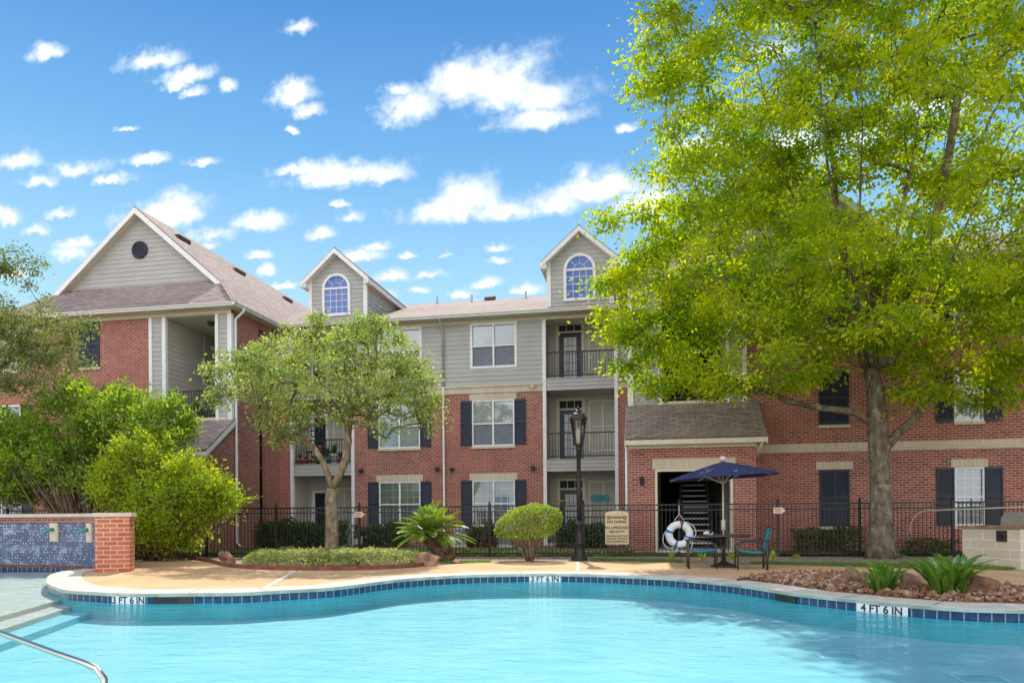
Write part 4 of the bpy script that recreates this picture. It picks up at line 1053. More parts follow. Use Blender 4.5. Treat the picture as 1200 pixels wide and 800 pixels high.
    flight(mid+0.06, ob-0.12, 26.0, LZ, 28.6, 6.39); flight(oa+0.12, mid-0.06, 26.0, LZ, 28.6, 3.31)
    # porch
    p0, p1, PY, pz_eave, oL, oR = porch
    px0, px1 = UR(p0, p1); q0, q1 = UR(oL, oR)
    frp = Fr((0, PY, 0), (1, 0, 0), (0, -1, 0))
    m = MB(); wall(m, frp, px0, px1, 0.0, 3.42, [(q0, q1, -1, 2.58)], 0.25)
    topz = 3.42+0.7*(24.5-PY)
    for x, nx in ((px0, -1), (px1, 1)):
        m.quad(*( [(x, PY, 0), (x, 24.5, 0), (x, 24.5, topz), (x, PY, 3.42)] if nx > 0 else [(x, 24.5, 0), (x, PY, 0), (x, PY, 3.42), (x, 24.5, topz)]))
    pb = bldp('porch', m, 'red_brick')
    e0 = px0-0.10; e1 = px1+0.28
    if s < 0: e0, e1 = px0-0.28, px1+0.10
    slab_roof('porch_roof', [(e0, PY-0.40, pz_eave), (e1, PY-0.40, pz_eave), (e1, 24.53, pz_eave+0.7*(24.53-PY+0.40)), (e0, 24.53, pz_eave+0.7*(24.53-PY+0.40))], parent=pb, th=0.06)
    m = MB(); m.box((e0+0.01, PY-0.39, pz_eave-0.21), (e1-0.01, PY-0.36, pz_eave-0.065)); m.box((e0+0.01, PY-0.36, pz_eave-0.20), (e1-0.01, PY+0.02, pz_eave-0.18)); fbox(m, frp, px0-0.02, px1+0.02, 3.22, 3.33, 0.002, 0.035)
    for x in (e0, e1):
        a, b = Vector((x-0.015, PY-0.39, pz_eave-0.065)), Vector((x-0.015, 24.52, pz_eave-0.065+0.7*(24.52-PY+0.39)))
        m.prism([a, b, b-Vector((0, 0, 0.19)), a-Vector((0, 0, 0.19))], (0.03, 0, 0))
    build('porch_fascia', m, 'white_trim' if s < 0 else 'cream_trim', pb)
    m = MB(); fbox(m, frp, q0-0.08, q1+0.08, 2.585, 2.90, -0.02, 0.022); build('lintel', m, 'cream_brick', pb)
    m = MB(); fbox(m, frp, q0, q0+0.07, 0.0, 2.58, -0.24, 0.012); fbox(m, frp, q1-0.07, q1, 0.0, 2.58, -0.24, 0.012); fbox(m, frp, q0+0.07, q1-0.07, 2.51, 2.58, -0.24, 0.012); build('opening_trim', m, 'cream_trim', pb)
    m = MB(); m.box((px0+0.3, PY+0.02, 0.0), (px1-0.3, 33, BG)); build('porch_floor', m, 'tread', pb)
    m = MB(); m.box((px0+0.02, PY+0.26, 2.62), (px1-0.02, 24.49, 2.66)); build('porch_ceiling', m, 'soffit', pb)
    m = MB(); siding(m, Fr((q1+0.02, 0, 0), (0, 1, 0), (-1, 0, 0)), PY+0.26, 27.5, 0.0, 2.62); build('porch_inner_wall', m, 'siding', pb); m = MB(); siding(m, Fr((q0-0.02, 0, 0), (0, 1, 0), (1, 0, 0)), PY+0.26, 27.5, 0.0, 2.62); build('porch_inner_wall', m, 'siding', pb)
    flight(q0+0.90, q0+1.75, 24.3, BG, 28.4, 3.2, 16)
    # porch wall lamp
    lx = (q0+px0)/2 + (0 if s > 0 else 0.0); lm = MB(); c = frp.p(lx, 2.22, 0.09)
    lm.lathe((c.x, c.y, c.z-0.14), [(0.03, 0), (0.055, 0.03), (0.07, 0.20)], 6); lm.lathe((c.x, c.y, c.z+0.06), [(0.085, 0), (0.04, 0.07), (0.012, 0.10), (0.0, 0.13)], 6); lm.box((c.x-0.02, c.y, c.z-0.02), (c.x+0.02, c.y+0.09, c.z+0.03))
    build('wall_lamp', lm, 'black_metal', pb)
    return px0, px1
SH = 0.44
lw3 = [(-21.36, -20.47, 6.92, 8.62), (-21.36, -20.47, 3.86, 5.6), (-21.36, -20.47, 0.79, 2.55), (-24.9, -23.95, 6.92, 8.62), (-24.9, -23.95, 3.86, 5.6), (-24.9, -23.95, 0.79, 2.55)]
wing_walls(-15.0, -1, 10.4, (0.62, 2.68), 3.36, lw3[3:], (0.0, 3.75, 23.1, 3.52, 0.8, 3.0), (26.37, 26.93))
rw = [(8.98, 9.80, 0.79, 2.55), (8.98, 9.80, 3.93, 5.6), (8.98, 9.80, 6.92, 8.62), (13.2, 14.9, 0.79, 2.55), (13.2, 14.9, 3.93, 5.6), (13.2, 14.9, 6.92, 8.62)]
wing_walls(-0.75, 1, 24.0, (1.05, 3.05), 3.72, rw, (0.03, 3.79, 23.1, 3.52, 0.82, 3.12), None)
def closed_pair(u0, u1, z0, z1):
    um = (u0+u1)/2; shutter(FLW, u0, um-0.005, z0, z1); shutter(FLW, um+0.005, u1, z0, z1)
    slab(FLW, 'window_sill', u0-0.02, u1+0.02, z0-0.10, z0-0.01, o1=0.05)
for (a, b, c, d) in lw3[:3]: closed_pair(a, b, c, d)
for (z0, z1) in ((0.79, 2.55), (3.95, 5.6), (6.92, 8.60)): closed_pair(5.12, 6.0, z0, z1)
for (a, b, c, d) in lw3[3:] + rw:
    window(FLW, a, b, c, d, lower='none', grid=True, split=(b-a > 1.2)); shutter(FLW, a-0.50, a-0.01, c, d-0.01); shutter(FLW, b+0.01, b+0.50, c, d-0.01)
    slab(FLW, 'window_sill', a-0.02, b+0.02, c-0.10, c-0.003, o1=0.05)
for (a, b) in ((5.02, 6.10), (8.88, 9.90), (13.1, 15.0), (-21.46, -20.37), (-25.0, -23.85)): slab(FLW, 'lintel', a, b, 2.555, 2.80)
slab(FLW, 'belt_course', 3.05, 23.25, 3.11, 3.37); slab(FLW, 'belt_course', -25.4, -18.8, 3.11, 3.37)
# far side walls so the wings are closed
m = MB(); m.quad((-25.4, 44, 0), (-25.4, 24.5, 0), (-25.4, 24.5, 8.75), (-25.4, 44, 8.75)); m.quad((23.25, 24.5, 0), (23.25, 44, 0), (23.25, 44, 8.75), (23.25, 24.5, 8.75)); m.quad((23.25, 44, 0), (-25.4, 44, 0), (-25.4, 44, 8.75), (23.25, 44, 8.75)); bldp('brick_wall', m, 'red_brick')

# downspouts
def downspout(pts, r=0.04, mat='white_trim'):
    m = MB(); m.tube(pts, r, 8); bldp('downspout', m, mat, smooth=True)
downspout([(-8.0, 27.33, 8.80), (-8.0, 27.40, 8.70), (-8.0, 27.82, 8.38), (-8.0, 27.83, 6.2)], 0.045, 'siding'); downspout([(-8.0, 27.83, 6.2), (-8.0, 27.79, 6.05), (-8.0, 27.82, 5.85), (-8.0, 27.82, 0.3), (-8.0, 27.7, 0.15)], 0.045)
downspout([(-14.58, 24.62, 8.80), (-14.6, 24.62, 8.68), (-14.91, 24.62, 8.42), (-14.92, 24.62, 0.25), (-14.75, 24.55, 0.15)], 0.05)
downspout([(3.2, 22.80, 3.40), (3.18, 22.9, 3.25), (3.10, 23.3, 2.98), (3.10, 23.9, 2.9), (3.10, 23.95, 0.2)], 0.045, 'cream_trim')
downspout([(-0.80, 27.3, 8.8), (-0.85, 27.5, 8.6), (-0.85, 27.80, 8.3), (-0.85, 27.80, 0.2)], 0.045)
downspout([(-0.80, 23.2, 3.3), (-0.80, 23.2, 0.2)], 0.04)
# security lights on the brick
for (px, py) in ((424, 551), (513, 549), (530, 549.5), (625, 547.5), (508, 449.5), (624, 452)):
    p = at_y(px, py, 27.9); m = MB(); m.box((p.x-0.07, 27.84, p.z-0.06), (p.x+0.07, 27.898, p.z+0.06)); m.tube([(p.x+0.01, 27.85, p.z), (p.x+0.01, 27.74, p.z-0.03)], [0.07, 0.085], 10)
    bldp('security_light', m, 'lamp_dark' if py > 500 else 'plaster_plate')
# ------------------------------------------------------------------ ground behind the fence
def FY(X): return 21.5+0.058*X                                        # the fence line
lawn_pts = [(-24, FY(-24)+0.25), (16, FY(16)+0.25), (16, 24.3), (3.2, 24.4), (3.2, 23.0), (-0.9, 23.0), (-0.9, 27.8), (-14.9, 27.8), (-14.9, 23.0), (-24, 23.0)]
lw = fill('lawn', lawn_pts, [], 0.02, 'turf'); tag(lw, kind='structure')
mul = fill('mulch_bed', [(-4.6, 23.9), (-0.9, 23.9), (-0.9, 27.85), (-14.9, 27.85), (-14.9, 25.7), (-8, 25.6), (-4.8, 25.4)], [], 0.026, 'mulch'); tag(mul, kind='structure')
tag(fill('mulch_bed', [(3.2, 22.9), (16, 23.3), (16, 24.45), (3.2, 24.45)], [], 0.026, 'mulch'), kind='structure')

# ------------------------------------------------------------------ fence
fence = thing('picket_fence', 'black metal picket fence with two top rails between the pool and the building', 'fence', (0, 21.5, 0), world=True)
post_px = [160, 242, 324, 421, 574, 684, 796, 912]
def fx(px): # X on the fence line under an image column
    r = ray(px, 640); k = r.x/r.y
    return 21.5*k/(1-0.058*k)
pX = [-20.4, -18.2] + [fx(p) for p in post_px] + [5.6, 8.0, 10.4, 12.8, 15.2]
pX = sorted(pX); FH = 1.50
def fp(X, z, off=0.0): return Vector((X+0.058*off*0, FY(X)-off, z))
for X in pX:
    m = MB(); m.box((X-0.035, FY(X)-0.035, -0.05), (X+0.035, FY(X)+0.035, FH+0.03)); m.lathe((X, FY(X), FH+0.03), [(0.045, 0), (0.045, 0.015), (0.018, 0.03), (0.03, 0.05), (0.034, 0.07), (0.022, 0.095), (0.0, 0.105)], 10)
    build('post', m, 'black_metal', fence)
for i in range(len(pX)-1):
    a, b = pX[i]+0.035, pX[i+1]-0.035; m = MB()
    for z, h in ((FH-0.02, 0.04), (FH-0.17, 0.035), (0.10, 0.035)): m.bar(fp(a, z), fp(b, z), 0.03, h)
    n = max(2, round((b-a)/0.108))
    for k in range(1, n): X = a+(b-a)*k/n; m.box((X-0.008, FY(X)-0.008, 0.04), (X+0.008, FY(X)+0.008, FH-0.03))
    build('picket_panel', m, 'black_metal', fence)

# ------------------------------------------------------------------ lamp post
lp = at_z(679, 656)
lamp = thing('lamp_post', 'tall black lamp post with a tapered glass lantern standing before the fence', 'lamp post', (lp.x, lp.y, 0))
m = MB(); m.lathe((0, 0, 0), [(0.23, 0), (0.23, 0.05), (0.205, 0.06), (0.20, 0.10), (0.17, 0.13), (0.145, 0.15), (0.135, 0.42), (0.155, 0.44), (0.155, 0.47), (0.112, 0.50), (0.10, 0.92), (0.135, 0.95), (0.135, 0.985), (0.10, 1.0), (0.08, 1.08)], 18); build('base', m, 'black_metal', lamp, True)
m = MB(); m.lathe((0, 0, 0), [(0.066, 1.0), (0.060, 2.0), (0.053, 2.95), (0.09, 2.97), (0.09, 3.0), (0.06, 3.03), (0.055, 3.06)], 14); build('pole', m, 'black_metal', lamp, True)
LB, LT = 3.12, 3.78
m = MB(); m.lathe((0, 0, 0), [(0.06, 3.02), (0.09, 3.08), (0.135, 3.10), (0.135, LB)], 6)
for k in range(6):
    a = 2*math.pi*k/6; c, s_ = math.cos(a), math.sin(a); m.bar((0.125*c, 0.125*s_, LB), (0.212*c, 0.212*s_, LT), 0.025, 0.025)
m.lathe((0, 0, 0), [(0.23, LT-0.02), (0.245, LT+0.0), (0.235, LT+0.05), (0.175, LT+0.14), (0.11, LT+0.19), (0.095, LT+0.20), (0.095, LT+0.235), (0.07, LT+0.25), (0.03, LT+0.28), (0.045, LT+0.31), (0.03, LT+0.345), (0.012, LT+0.36), (0.0, LT+0.45)], 12)
ln = build('lantern', m, 'black_metal', lamp)
m = MB()
for k in range(6):
    a, b = 2*math.pi*k/6, 2*math.pi*(k+1)/6
    m.quad((0.120*math.cos(a), 0.120*math.sin(a), LB), (0.120*math.cos(b), 0.120*math.sin(b), LB), (0.207*math.cos(b), 0.207*math.sin(b), LT-0.02), (0.207*math.cos(a), 0.207*math.sin(a), LT-0.02))
build('glass', m, 'lamp_glass', ln)
m = MB(); m.lathe((0, 0, 0), [(0.05, LB), (0.055, LB+0.1), (0.075, LB+0.15), (0.075, LB+0.36), (0.03, LB+0.42)], 10); build('lamp_bulb', m, 'white_plastic', ln, True)

# ------------------------------------------------------------------ signs and life ring on the fence
sgp = [fx(709.5), fx(737)]; sx = sum(sgp)/2; sw = sgp[1]-sgp[0]; sy = FY(sx)-0.06; z0, z1 = at_y(723, 637.5, sy).z, at_y(723, 598.5, sy).z
ang = math.atan(0.058)
sign = thing('warning_sign', 'tan arched sign on the fence reading warning no diving no lifeguard on duty', 'sign', (sx, sy, z0), rz=ang)
H = z1-z0; hw = sw/2
arc = [(-hw, 0, 0), (hw, 0, 0), (hw, 0, H-0.075)] + [(hw*math.cos(t*math.pi/12)*0.999, 0, H-0.075+0.085*math.sin(t*math.pi/12)) for t in range(1, 12)] + [(-hw, 0, H-0.075)]
build('board', MB().prism(arc, (0, 0.025, 0)), 'sign_tan', sign)
bdr = MB()
for a, b in (((-hw+0.03, 0, 0.03), (hw-0.03, 0, 0.03)), ((-hw+0.03, 0, 0.03), (-hw+0.03, 0, H-0.11)), ((hw-0.03, 0, 0.03), (hw-0.03, 0, H-0.11))): bdr.bar(Vector(a)+Vector((0, -0.003, 0)), Vector(b)+Vector((0, -0.003, 0)), 0.006, 0.006)
build('border', bdr, 'pole_tan', sign)
for body, size, z in (('WARNING', 0.105, H-0.185), ('NO DIVING', 0.105, H-0.31), ('NO LIFEGUARD', 0.098, H-0.475), ('ON DUTY', 0.098, H-0.59), ('CHILDREN MUST NOT', 0.062, H-0.715), ('USE POOL WITHOUT', 0.062, H-0.795), ('ADULT SUPERVISION', 0.062, H-0.875)):
    text('lettering', body, size, (0, -0.003, z), 0, sign, 'sign_ink', extr=0.0015)
for sgn in (-1, 1):
    m = MB(); c = Vector((sgn*(hw-0.10), -0.006, H-0.185)); m.torus(c, 0.052, 0.008, (1, 0, 0), (0, 0, 1), 20, 6); m.bar(c+Vector((-0.036, 0, 0.036)), c+Vector((0.036, 0, -0.036)), 0.012, 0.006)
    build('prohibition_symbol', m, 'sign_red', sign)
for px, lab in ((421.5, 'small pink arrow sign on the fence post above the left ground cover'), (912.5, 'small pink arrow sign on the fence post right of the umbrella table')):
    X = fx(px); p = Vector((X, FY(X)-0.05, 0)); zc = at_y(px, 602.6 if px < 600 else 597.8, p.y).z
    t = thing('arrow_sign', lab, 'sign', (p.x, p.y, zc), 'arrow signs on fence posts', rz=ang)
    build('plate', MB().prism([(-0.14, 0, -0.085), (0.10, 0, -0.085), (0.185, 0, 0), (0.10, 0, 0.085), (-0.14, 0, 0.085)], (0, 0.012, 0)), 'sign_pink', t)
    text('lettering', 'POOL\nEXIT', 0.066, (-0.02, -0.002, 0.0), 0, t, 'sign_red')
X = fx(796); ly = FY(X)-0.10; lz = at_y(796, 626, ly).z
ring = thing('life_ring', 'white life ring with blue bands hanging by its rope on the fence', 'life ring', (X, ly, lz))
Rm = 0.285
build('ring', MB().torus((0, 0, 0), Rm, 0.105, (1, 0, 0), (0, 0, 1), 36, 12), 'white_plastic', ring, True)
for a in (163, 252, 343):
    a = R(a); build('band', MB().torus((0, 0, 0), Rm, 0.109, (1, 0, 0), (0, 0, 1), 4, 12, a-0.12, a+0.12), 'band_blue', ring, True)
rp = MB()
build('band', MB().torus((0, 0, 0), Rm, 0.109, (1, 0, 0), (0, 0, 1), 3, 12, R(70), R(80)), 'umbrella_navy', ring, True)
for k in range(3):
    a0 = R((165, 255, -15)[k]); pts = []
    for j in range(9):
        t = j/8; a = a0+R(85)*t; rr = Rm+0.10+0.10*math.sin(math.pi*t); pts.append((rr*math.cos(a), -0.03, rr*math.sin(a)-0.05*math.sin(math.pi*t)))
    rp.tube(pts, 0.011, 6)
rp.tube([(-0.13, -0.02, 0.40), (0.0, 0.03, 0.58), (0.13, -0.02, 0.40)], 0.011, 6); rp.tube([(0, 0.03, 0.58), (0.0, 0.05, 0.85)], 0.010, 6)
build('rope', rp, 'rope_white', ring, True)
build('hook', MB().box((-0.02, 0.0, 0.83), (0.02, 0.07, 0.87)), 'black_metal', ring)
build('red_tag', MB().box((0.02, -0.12, 0.30), (0.09, -0.10, 0.38)), 'band_red', ring)

# rescue hook lying along the fence at the right
yk = FY(8.5)-0.10
pa, pb_, pc = at_y(1086, 598, yk), at_y(1205, 593.6, yk), at_y(1070, 628, yk)
hk = thing('rescue_hook', 'long pale rescue pole with a curved crook hung along the fence', 'rescue pole', (pa.x, yk, pa.z), world=True)
build('pole', MB().tube([pa, pa+(pb_-pa)*3.2], 0.022, 8), 'pole_tan', hk, True)
dz = pa.z-pc.z; cv = []
for k in range(9):
    t = k/8; cv.append(Vector((pa.x-0.42*math.sin(math.pi*0.62*t), yk, pa.z-dz*(1-math.cos(math.pi*0.62*t))/1.37)))
build('crook', MB().tube(cv, 0.014, 8), 'grey_metal', hk, True)

# ------------------------------------------------------------------ umbrella, table, chairs
tp = at_z(848, 664)
tab = thing('patio_table', 'round brown patio table on a single column under the navy umbrella', 'table', (tp.x, tp.y, 0))
build('table_top', MB().lathe((0, 0, 0), [(0.50, 0.70), (0.585, 0.705), (0.60, 0.72), (0.595, 0.745), (0.56, 0.75), (0.05, 0.75)], 36), 'bronze_metal', tab)
build('column', MB().tube([(0, 0, 0.08), (0, 0, 0.70)], 0.045, 12), 'bronze_metal', tab, True)
um = thing('patio_umbrella', 'open navy blue patio umbrella on a tan pole through the round table', 'umbrella', (tp.x, tp.y, 0))
build('base', MB().lathe((0, 0, 0), [(0.31, 0.007), (0.31, 0.03), (0.25, 0.055), (0.12, 0.10), (0.06, 0.14), (0.05, 0.22)], 24), 'bronze_metal', um, True)
build('pole', MB().tube([(0, 0, 0.12), (0, 0, 2.42)], 0.022, 10), 'pole_tan', um, True)
build('crank', MB().lathe((0, 0, 0), [(0.022, 0.83), (0.05, 0.85), (0.05, 1.08), (0.022, 1.10)], 10), 'pole_tan', um, True)
ZT, ZE, RU, NS = 2.43, 2.08, 1.29, 8
m = MB(); tilt = lambda x, y, z: (x, y, z+0.055*x)
rings_ = 7; idx = {}
for k in range(NS*4):
    a = 2*math.pi*(k/4+0.5)/NS
    for j in range(rings_+1):
        t = j/rings_; f = (k % 4)/4; sag = math.sin(math.pi*f)
        r = RU*t*(1-0.075*sag*1.0); z = ZT-(ZT-ZE)*(t**1.12) - 0.05*sag*t*(1-t)*2
        idx[k, j] = len(m.v); m.v.append(tilt(r*math.cos(a), r*math.sin(a), z))
for k in range(NS*4):
    for j in range(rings_): k2 = (k+1) % (NS*4); m.f.append((idx[k, j], idx[k2, j], idx[k2, j+1], idx[k, j+1]))
for k in range(NS*4):
    k2 = (k+1) % (NS*4); a, b = Vector(m.v[idx[k, rings_]]), Vector(m.v[idx[k2, rings_]]); m.quad(a, b, b-Vector((0, 0, 0.025)), a-Vector((0, 0, 0.025)))
build('canopy', m, 'umbrella_navy', um)
for k in range(NS):
    a = 2*math.pi*(k+0.5)/NS; r = MB()
    p1 = Vector(tilt(RU*math.cos(a), RU*math.sin(a), ZE-0.015)); p0 = Vector((0, 0, ZT-0.03)); pm = p0+(p1-p0)*0.48-Vector((0, 0, 0.02))
    r.tube([p0, pm, p1], 0.009, 5); r.tube([Vector((0, 0, ZE-0.16)), pm], 0.009, 5); build('rib', r, 'pole_tan', um)
build('finial', MB().lathe((0, 0, ZT), [(0.03, -0.01), (0.075, 0.02), (0.085, 0.07), (0.06, 0.115), (0.0, 0.135)], 14), 'finial_pink', um, True)
def chair(name, label, loc, flip, back=True):
    t = thing(name, label, 'chair', loc, 'chairs at the umbrella table', rz=0)
    s = flip                                                          # seat runs along x; s = direction it faces
    fr = MB()
    for y in (-0.27, 0.27):
        fr.tube([(-s*0.30, y, 0.006), (-s*0.30, y, 0.62)], 0.026, 8); fr.tube([(-s*0.36, y, 0.63), (-s*0.22, y, 0.645), (s*0.20, y, 0.60), (s*0.29, y, 0.54), (s*0.31, y, 0.40), (s*0.31, y, 0.006)], 0.017, 8)
    build('arm_frame', fr, 'bronze_metal', t, True)
    sl_ = MB()
    for y in (-0.245, 0.245): sl_.tube([(s*0.28, y, 0.40), (s*0.02, y, 0.365), (-s*0.20, y, 0.37), (-s*0.27, y, 0.44)] + ([(-s*0.33, y, 0.70), (-s*0.38, y, 0.93)] if back else []), 0.015, 8)
    if back: sl_.tube([(-s*0.38, -0.245, 0.93), (-s*0.38, 0.245, 0.93)], 0.015, 8)
    build('seat_frame', sl_, 'bronze_metal', t, True)
    seat = MB(); P = [(s*0.28, 0.415), (s*0.15, 0.395), (s*0.02, 0.38), (-s*0.10, 0.378), (-s*0.20, 0.385)]
    for k in range(len(P)-1):
        (xa, za), (xb, zb) = P[k], P[k+1]; seat.prism([(xa, -0.235, za), (xb, -0.235, zb), (xb, 0.235, zb), (xa, 0.235, za)], (0, 0, 0.02))
    build('seat', seat, 'teal_sling', t)
    if back:
        bk_ = MB(); P = [(-s*0.275, 0.46), (-s*0.30, 0.58), (-s*0.33, 0.72), (-s*0.38, 0.94)]
        for k in range(3):
            (xa, za), (xb, zb) = P[k], P[k+1]; bk_.prism([(xa, -0.235, za), (xb, -0.235, zb), (xb, 0.235, zb), (xa, 0.235, za)], (-s*0.03, 0, 0))
        build('backrest', bk_, 'teal_sling', t)
    return t
cl, cr_ = at_z(823, 665), at_z(878, 666.5)
chair('patio_chair', 'low teal sling seat without a backrest left of the round table', (cl.x-0.02, cl.y-0.1, 0), 1, False)
chair('patio_chair', 'teal sling chair with a raised back right of the round table', (cr_.x+0.03, cr_.y-0.1, 0), -1)
t = thing('crumpled_towel', 'small crumpled white and blue cloth lying on the patio table', 'cloth', (tp.x-0.36, tp.y-0.18, 0.752))
V, Fc = rock_shape(random.Random(21), 3); m = MB(); m.v = [tuple(q*np.array((0.13, 0.09, 0.05))+np.array((0, 0, 0.03))) for q in V]; m.f = Fc; build('cloth', m, 'rope_white', t, True)
V, Fc = rock_shape(random.Random(22), 2); m = MB(); m.v = [tuple(q*np.array((0.05, 0.04, 0.035))+np.array((0.05, -0.05, 0.06))) for q in V]; m.f = Fc; build('blue_fold', m, 'umbrella_navy', t, True)

# ------------------------------------------------------------------ stone grill counter at the right
c0, c1 = at_z(1128, 662), at_z(1196, 667); c0.z = c1.z = 0
dirc = (c1-c0).normalized(); nrm = Vector((-dirc.y, dirc.x, 0)); 
if nrm.x < 0: nrm = -nrm
c2, c3 = c1+nrm*2.6, c0+nrm*2.6
gc = thing('grill_counter', 'pale stone block outdoor counter with a brown slab top at the right edge', 'outdoor counter', (c0.x, c0.y, 0), world=True)
build('block_wall', MB().prism([c0, c1, c2, c3], (0, 0, 0.86)), 'stone_block', gc)
cc = (c0+c1+c2+c3)/4
build('slab_top', MB().prism([cc+(p-cc)*1.045+Vector((0, 0, 0.863)) for p in (c0, c1, c2, c3)], (0, 0, 0.05)), 'boulder', gc)
q = c0+(c1-c0)*0.70; m = MB(); q2 = q-nrm*0.004
m.prism([q2-dirc*0.12+Vector((0, 0, 0.58)), q2+dirc*0.12+Vector((0, 0, 0.58)), q2+dirc*0.12-nrm*0.02+Vector((0, 0, 0.58)), q2-dirc*0.12-nrm*0.02+Vector((0, 0, 0.58))], (0, 0, 0.24))
pl_ = build('gas_valve_plate', m, 'bronze_metal', gc)
build('knob', MB().tube([q2-nrm*0.02+Vector((0, 0, 0.70)), q2-nrm*0.07+Vector((0, 0, 0.70))], 0.05, 14), 'dark_plastic', pl_)
gp = c0+(c1-c0)*0.62+nrm*0.55
gr = thing('gas_grill', 'stainless steel grill hood standing on the stone counter', 'grill', (gp.x, gp.y, 0.915), rz=math.atan2(nrm.y, nrm.x))
build('hood', MB().prism([(0, -0.35, 0), (0, 0.35, 0), (0, 0.35, 0.16), (0, 0.25, 0.30), (0, -0.05, 0.30), (0, -0.35, 0.10)], (0.95, 0, 0)), 'grill_steel', gr)
build('handle', MB().tube([(0.12, -0.30, 0.20), (0.82, -0.30, 0.20)], 0.018, 8), 'grill_steel', gr, True)

# ------------------------------------------------------------------ handrail, plaque, AC units, balcony things
h0, h1, h2 = at_y(0, 741, 5.2), at_y(100, 777.5, 4.75), at_y(122, 795, 4.68)
hr = thing('handrail', 'polished steel handrail sloping down into the pool at the left', 'handrail', (h1.x, h1.y, WZ), world=True)
ex = h0+(h0-h1)*0.6
build('rail', MB().tube([(ex.x, ex.y, -0.3), (ex.x, ex.y, ex.z-0.15), tuple(ex+(h0-ex)*0.12), tuple(h0)] + [tuple(h0+(h1-h0)*k/3) for k in (1, 2)] + [tuple(h1+Vector((-0.02, 0, 0.01))), tuple(h1+(h2-h1)*0.55+Vector((0.01, 0, 0.025))), tuple(h2), (h2.x+0.005, h2.y, h2.z-0.12), (h2.x+0.005, h2.y, -0.5)], 0.024, 12), 'steel', hr, True)
pq = at_z(419.5, 650); 
pl = thing('garden_light', 'small grey light box on a stake in the left ground cover', 'garden light', (pq.x, pq.y, 0))
zc = at_y(419.5, 634, pq.y).z
build('stake', MB().box((-0.03, -0.02, 0), (0.0, 0.02, zc)), 'bronze_metal', pl); build('box', MB().box((-0.14, -0.06, zc-0.09), (0.14, 0.06, zc+0.09)), 'grey_metal', pl); build('clip', MB().box((0.12, -0.03, zc+0.09), (0.15, 0.03, zc+0.17)).box((-0.17, -0.03, zc+0.07), (-0.145, 0.03, zc+0.16)), 'pot_ochre', pl)
for k, (x, lab) in enumerate(((-6.9, 'grey air conditioner box under the window, left of its pair'), (-5.6, 'grey air conditioner box under the window, right of its pair'))):
    ac = thing('air_conditioner', lab, 'air conditioner', (x, 27.1, 0.02), 'air conditioners by the wall')
    build('casing', MB().box((-0.42, -0.36, 0.05), (0.42, 0.36, 0.72)), 'grey_metal', ac); build('pad', MB().box((-0.5, -0.45, 0), (0.5, 0.45, 0.05)), 'tread', ac)
    g = MB()
    for j in range(10): g.box((-0.38, -0.372, 0.12+j*0.055), (0.38, -0.362, 0.145+j*0.055))
    build('grille', g, 'lamp_dark', ac); build('fan_cover', MB().lathe((0, 0, 0.72), [(0.32, 0), (0.30, 0.03), (0.05, 0.04)], 16), 'lamp_dark', ac)
def pot(px, py, r, h, mat, label, plant, z=None):
    Y = 28.06+0.18*((px*7) % 3)/3; p = at_y(px, py, Y)
    t = thing('plant_pot', label, 'plant pot', (p.x, Y, z if z is not None else 3.312), 'pots on the left balcony')
    build('pot', MB().lathe((0, 0, 0), [(r*0.7, 0), (r, h*0.85), (r*1.08, h*0.86), (r*1.08, h), (r*0.9, h), (r*0.85, h*0.85)], 14), mat, t, True)
    if plant:
        lf = MB(); rg = random.Random(px)
        for k in range(26):
            a, l = rg.uniform(0, 6.28), rg.uniform(0.5, 1.0)*plant; c, s_ = math.cos(a), math.sin(a); o = rg.uniform(0.15, 0.6)*l
            b0 = Vector((0, 0, h*0.9)); b1 = b0+Vector((c*o*0.5, s_*o*0.5, l*0.6)); b2 = b0+Vector((c*o, s_*o, l)); n = Vector((-s_, c, 0))*0.022
            lf.quad(b0-n*0.5, b0+n*0.5, b1+n, b1-n); lf.quad(b1-n, b1+n, b2)
        build('foliage', lf, 'leaf_hedge', t)
pot(351, 540, 0.13, 0.22, 'terracotta', 'terracotta pot at the left end of the left balcony floor', 0.3)
pot(358, 540, 0.13, 0.20, 'pot_pink', 'pink pot beside the terracotta one at the balcony left end', 0.15)
pot(367, 540, 0.17, 0.22, 'pot_ochre', 'wide ochre pot on the left balcony floor by the tree limb', 0.25)
pot(384, 540, 0.15, 0.24, 'pot_teal', 'teal pot with tall leaves on the left balcony floor', 0.6)
pot(392, 540, 0.18, 0.40, 'pot_white', 'large white pot with spiky leaves on the left balcony floor', 0.55)
pot(399, 540, 0.11, 0.22, 'terracotta', 'small terracotta pot right of the large white pot', 0.4)
pot(376, 530, 0.15, 0.20, 'pot_pink', 'pink pot raised on the stand behind the balcony railing', 0.3, 3.86)
st = at_y(377, 530, 28.35)
t = thing('plant_stand', 'dark shelf stand holding pots on the left balcony', 'plant stand', (st.x, 28.35, 3.312)); m = MB()
m.box((-0.55, -0.33, 0.50), (0.55, 0.17, 0.545)); build('shelf', m, 'bronze_metal', t)
for x in (-0.5, 0.5):
    for y in (-0.28, 0.12): build('leg', MB().box((x-0.015, y-0.015, 0), (x+0.015, y+0.015, 0.5)), 'bronze_metal', t)
lp2 = at_y(369, 506, 28.1)
t = thing('hanging_lantern', 'dark wire lantern hanging above the left balcony railing', 'lantern', (lp2.x, 28.1, lp2.z)); m = MB()
for k in range(6):
    a = k*math.pi/3; m.tube([(0.16*math.cos(a), 0.16*math.sin(a), -0.18), (0.18*math.cos(a), 0.18*math.sin(a), 0.05), (0.10*math.cos(a), 0.10*math.sin(a), 0.18), (0, 0, 0.24)], 0.012, 5)
